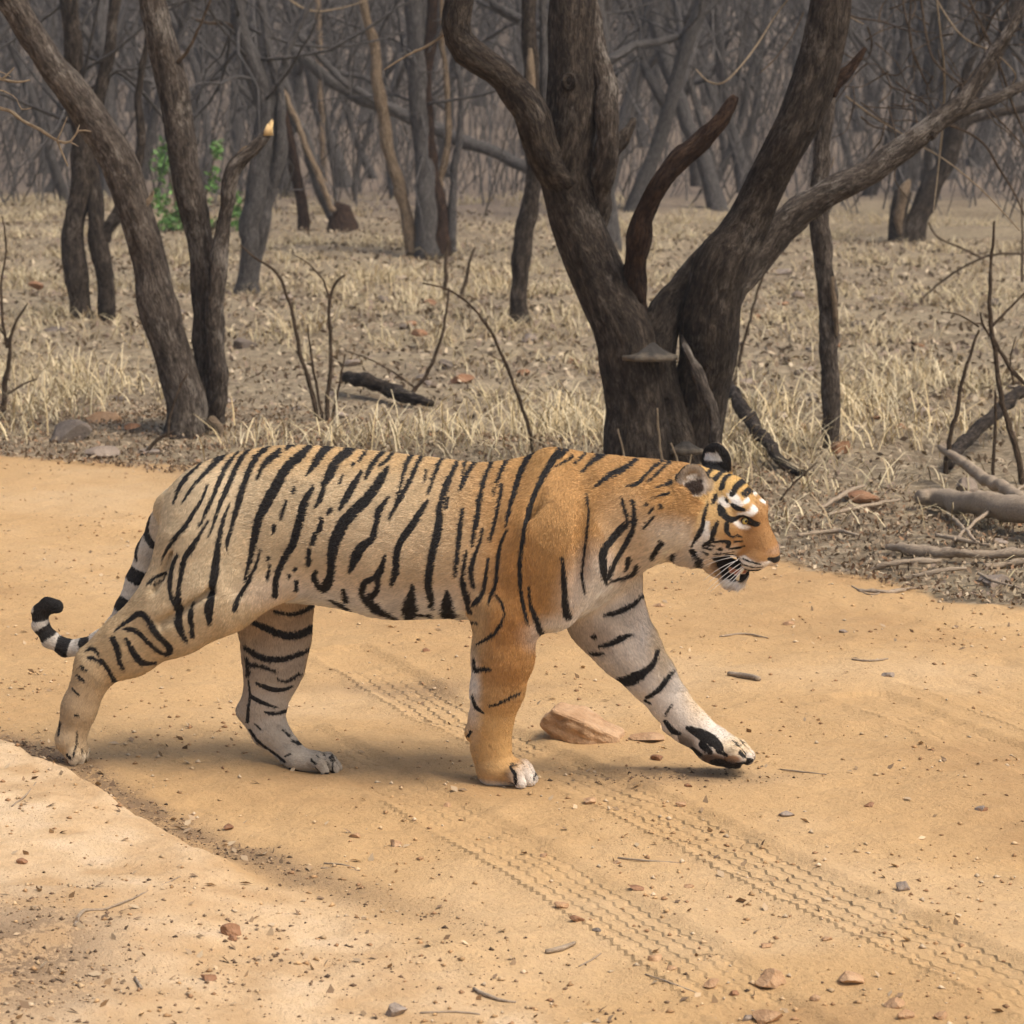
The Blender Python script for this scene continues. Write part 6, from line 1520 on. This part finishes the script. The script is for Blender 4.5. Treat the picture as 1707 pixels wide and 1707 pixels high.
# ---- the tiger's objects
def coat_material():
    t = NT('coat')
    c = t.attr('coat'); s = t.attr('stripe'); w = t.attr('wet')
    pos = t.coords()
    nz = t.noise(pos, 260, 3)
    sdj = t.math('ADD', s.outputs['Fac'], t.math('MULTIPLY', t.math('SUBTRACT', nz, .5), .003))
    f = t.n('MapRange'); t.l(sdj, f.inputs[0]); f.inputs[1].default_value = -.0012; f.inputs[2].default_value = .0012; f.inputs[3].default_value = 1; f.inputs[4].default_value = 0
    var = t.noise(pos, 45, 4, .7)
    col = t.mix(.35, c.outputs['Color'], t.mix(1.0, c.outputs['Color'], t.ramp(var, [(.25, .72), (.75, 1.2)]), 'MULTIPLY'))
    col = t.mix(f.outputs[0], col, (.012, .010, .009))
    b = t.bump(t.noise(pos, 150, 4, .75), .6, .005)
    rg = t.math('SUBTRACT', .85, t.math('MULTIPLY', w.outputs['Fac'], .5))
    return t.done(col, rg, b, .25)
def fur_material():
    t = NT('fur')
    c = t.attr('hair_color')
    return t.done(c.outputs['Color'], .62, None, .25)
tiger = empty('tiger', T0, -YAW)
tag(tiger, 'walking orange tiger with black stripes, mouth open and one front paw lifted', 'tiger')
wet = np.zeros(NVT); 
nose_m = mh & (strokes_field([('A', [(1395,1080,16),(1432,1105,36),(1475,1095,22)])], head_proj, huv) < 0); wet[nose_m] = 1; wet[isT] = 1
tme = mesh_np('tiger_body', TV, TF)
attr_c(tme, 'coat', base); attr_f(tme, 'stripe', sdist); attr_f(tme, 'wet', wet)
body_o = obj('body', tme, coat_material(), tiger)

rng = np.random.default_rng(7)
tri = np.concatenate([TF[:, [0, 1, 2]], TF[:, [0, 2, 3]]])
ar = np.linalg.norm(np.cross(TV[tri[:, 1]] - TV[tri[:, 0]], TV[tri[:, 2]] - TV[tri[:, 0]]), axis=1)
# the face and the flanks get denser, shorter hair
dens = np.ones(NVT); dens[mh] = 1.7; dens[grp == TAIL] = 1.3
bald = nose_m | isT | (mh & (mo < -.002) & (latd < .05))
pad = (grp == FFRONT) & (np.linalg.norm(base - np.array([.30, .17, .09]), axis=1) < .12) & (XZ[:, 1] < .2)
bald = bald | pad
dens[bald] = 0
eye_c = HP(1241, 868, -.0465)
for e_ in (eye_c, eye_c + 2 * .0465 * HL):
    dens[np.linalg.norm(TV - e_, axis=1) < .017] = 0
dens[TV[:, 2] < .004] = 0
pr = ar * dens[tri].mean(1); pr /= pr.sum()
NH = 520000
ti = rng.choice(len(tri), NH, p=pr)
r1, r2 = np.sqrt(rng.random(NH)), rng.random(NH)
bw = np.stack([1 - r1, r1 * (1 - r2), r1 * r2], 1)
V3 = tri[ti]
def ip(a): return (a[V3] * (bw[:, :, None] if a.ndim == 2 else bw)).sum(1)
root = ip(TV); nrm = ip(TN); nrm /= np.linalg.norm(nrm, axis=1, keepdims=True)
fd = ip(flow); fd = fd - nrm * (fd * nrm).sum(1, keepdims=True); fd /= np.linalg.norm(fd, axis=1, keepdims=True) + 1e-6
hs = ip(sdist); hb = ip(base)
ln = np.full(NVT, .0115)
ln[mh] = .0075; ln[grp == TAIL] = .009
for g_ in (NHIND, FHIND, NFRONT, FFRONT): ln[(grp == g_) & (XZ[:, 1] < .25)] = .0075
ruff = strokes_field([('A', [(600,900,160),(640,1010,150),(760,1030,90)]), ('A', [(900,1000,40),(850,1080,50)]), ('A', [(1050,1290,60),(1180,1280,50)])], head_proj, huv)
rw = (1 - sstep(-.005, .012, ruff)) * mh; ln = ln + rw * .016
faceshort = mh * sstep(TP(1200, 860, 0)[0], TP(1250, 860, 0)[0], TV[:, 0]); ln = ln - faceshort * .002 * (1 - rw)
earm = np.zeros(NVT)
for c in (EAR_N, EAR_F): earm = np.maximum(earm, (np.linalg.norm(TV - c, axis=1) < .06) * 1.0)
belly = sstep(.5, .9, -TN[:, 2]) * (grp == BODY); ln = ln + belly * .012
hl = ip(ln) * rng.uniform(.7, 1.25, NH)
lift = rng.uniform(.22, .52, NH)[:, None] + (ip(earm) * .3)[:, None]
jit = rng.normal(0, .16, (NH, 3)) + 0.34 * np.stack([vnoise(root * 34, 20 + i) for i in range(3)], 1)
dv = fd + jit; dv -= nrm * (dv * nrm).sum(1, keepdims=True) * .8; dv /= np.linalg.norm(dv, axis=1, keepdims=True)
ts = np.array([0, .34, .68, 1.0])
pts = np.empty((NH, 4, 3), np.float32)
for i, t_ in enumerate(ts):
    pts[:, i] = root - nrm * .001 + hl[:, None] * (dv * t_ + nrm * lift * (t_ - .45 * t_ * t_))
pts[:, :, 2] = np.maximum(pts[:, :, 2], .001)
blk = hs + (ip(sgrad) * (dv * hl[:, None] * .55)).sum(1) + rng.normal(0, .0017, NH) + .0012 * vnoise(root * 170, 73) < 0
hcol = np.where(blk[:, None], np.array([.016, .0135, .012]) * rng.uniform(.5, 2.2, (NH, 1)), hb * (rng.uniform(.72, 1.22, (NH, 1)) * (1 + .16 * vnoise(root * np.array([60, 60, 110]), 71) + .10 * vnoise(root * 22, 72))[:, None]))
hc = bpy.data.hair_curves.new('tiger_fur')
hc.add_curves([4] * NH)
hc.attributes['position'].data.foreach_set('vector', pts.ravel())
ra_ = hc.attributes.get('radius') or hc.attributes.new('radius', 'FLOAT', 'POINT')
ra_.data.foreach_set('value', np.tile(np.array([.0007, .00065, .00045, .0001], np.float32), NH))
ca_ = hc.attributes.new('hair_color', 'FLOAT_COLOR', 'CURVE')
cc = np.ones((NH, 4), np.float32); cc[:, :3] = np.clip(hcol, 0, .9); ca_.data.foreach_set('color', cc.ravel())
hc.materials.append(fur_material())
fur_o = obj('fur', hc, None, tiger); fur_o['kind'] = 'stuff'

# eyes: ball with amber iris and round pupil
def eye_material():
    t = NT('eye')
    p = t.coords(); sx = t.n('SeparateXYZ'); t.l(p, sx.inputs[0])
    r = t.math('SQRT', t.math('ADD', t.math('POWER', sx.outputs[0], 2.0), t.math('POWER', sx.outputs[2], 2.0)))
    col = t.ramp(t.math('MULTIPLY', r, 60.0), [(0, (.005, .005, .005)), (.24, (.005, .005, .005)), (.27, (.55, .42, .10)), (.52, (.42, .30, .07)), (.60, (.02, .015, .01)), (1, (.02, .015, .01))])
    t.b.inputs['Coat Weight'].default_value = .6
    return t.done(col, .12, None, .5)
EYE_M = eye_material()
ev, ef = uv_sphere(.0112)
eme = mesh_np('eyeball', ev, ef)
for s in (-1, 1):
    c = HP(1241, 868, -.0465)
    if s == 1: c = c + 2 * .0465 * HL
    e = obj('eye', eme, EYE_M, tiger, c)
    look = HF * .72 + HL * s * .72 + HU * .05
    e.rotation_euler = Vector(look).to_track_quat('Y', 'Z').to_euler()
# whiskers
WH_M = NT('whisker').done((.85, .83, .80), .45)
random.seed(5)
WHK = [((1228, 928), (1196, 932), (1172, 945)), ((1230, 934), (1200, 943), (1172, 968)), ((1236, 938), (1205, 958), (1178, 985)), ((1238, 944), (1212, 962), (1184, 986)), ((1232, 931), (1206, 950), (1180, 972)),
       ((1244, 942), (1222, 962), (1200, 982)), ((1226, 926), (1192, 926), (1170, 936)), ((1240, 948), (1224, 966), (1208, 984))]
for s in (-1, 1):
    for w in WHK:
        ls = (.050, .080, .105)
        P_ = [HP(x, y, -l) + (2 * l * HL if s == 1 else 0) for (x, y), l in zip(w, ls)]
        tt = np.linspace(0, 1, 9)[:, None]
        C_ = (1 - tt) ** 2 * P_[0] + 2 * tt * (1 - tt) * P_[1] + tt ** 2 * P_[2]
        V, F, F3 = tube_np(C_, np.linspace(.0009, .0003, 9), 4)
        obj('whisker', mesh_np('whisker', V, [F, F3]), WH_M, tiger)
# canine teeth in the lower and upper jaw
TOOTH_M = NT('tooth').done((.75, .66, .48), .3)
for (a, b, r) in (((1238, 946), (1235, 957), 4.2), ((1229, 966), (1233, 954), 3.6)):
    for s in (-1, 1):
        A_ = HP(a[0], a[1], -.019) + (.038 * HL if s == 1 else 0); B_ = HP(b[0], b[1], -.020) + (.04 * HL if s == 1 else 0)
        tt = np.linspace(0, 1, 6)[:, None]
        V, F, F3 = tube_np(A_ + (B_ - A_) * tt, r * S * np.array([1, .95, .8, .6, .35, .08]), 8)
        obj('canine_tooth', mesh_np('canine_tooth', V, [F, F3]), TOOTH_M, tiger)
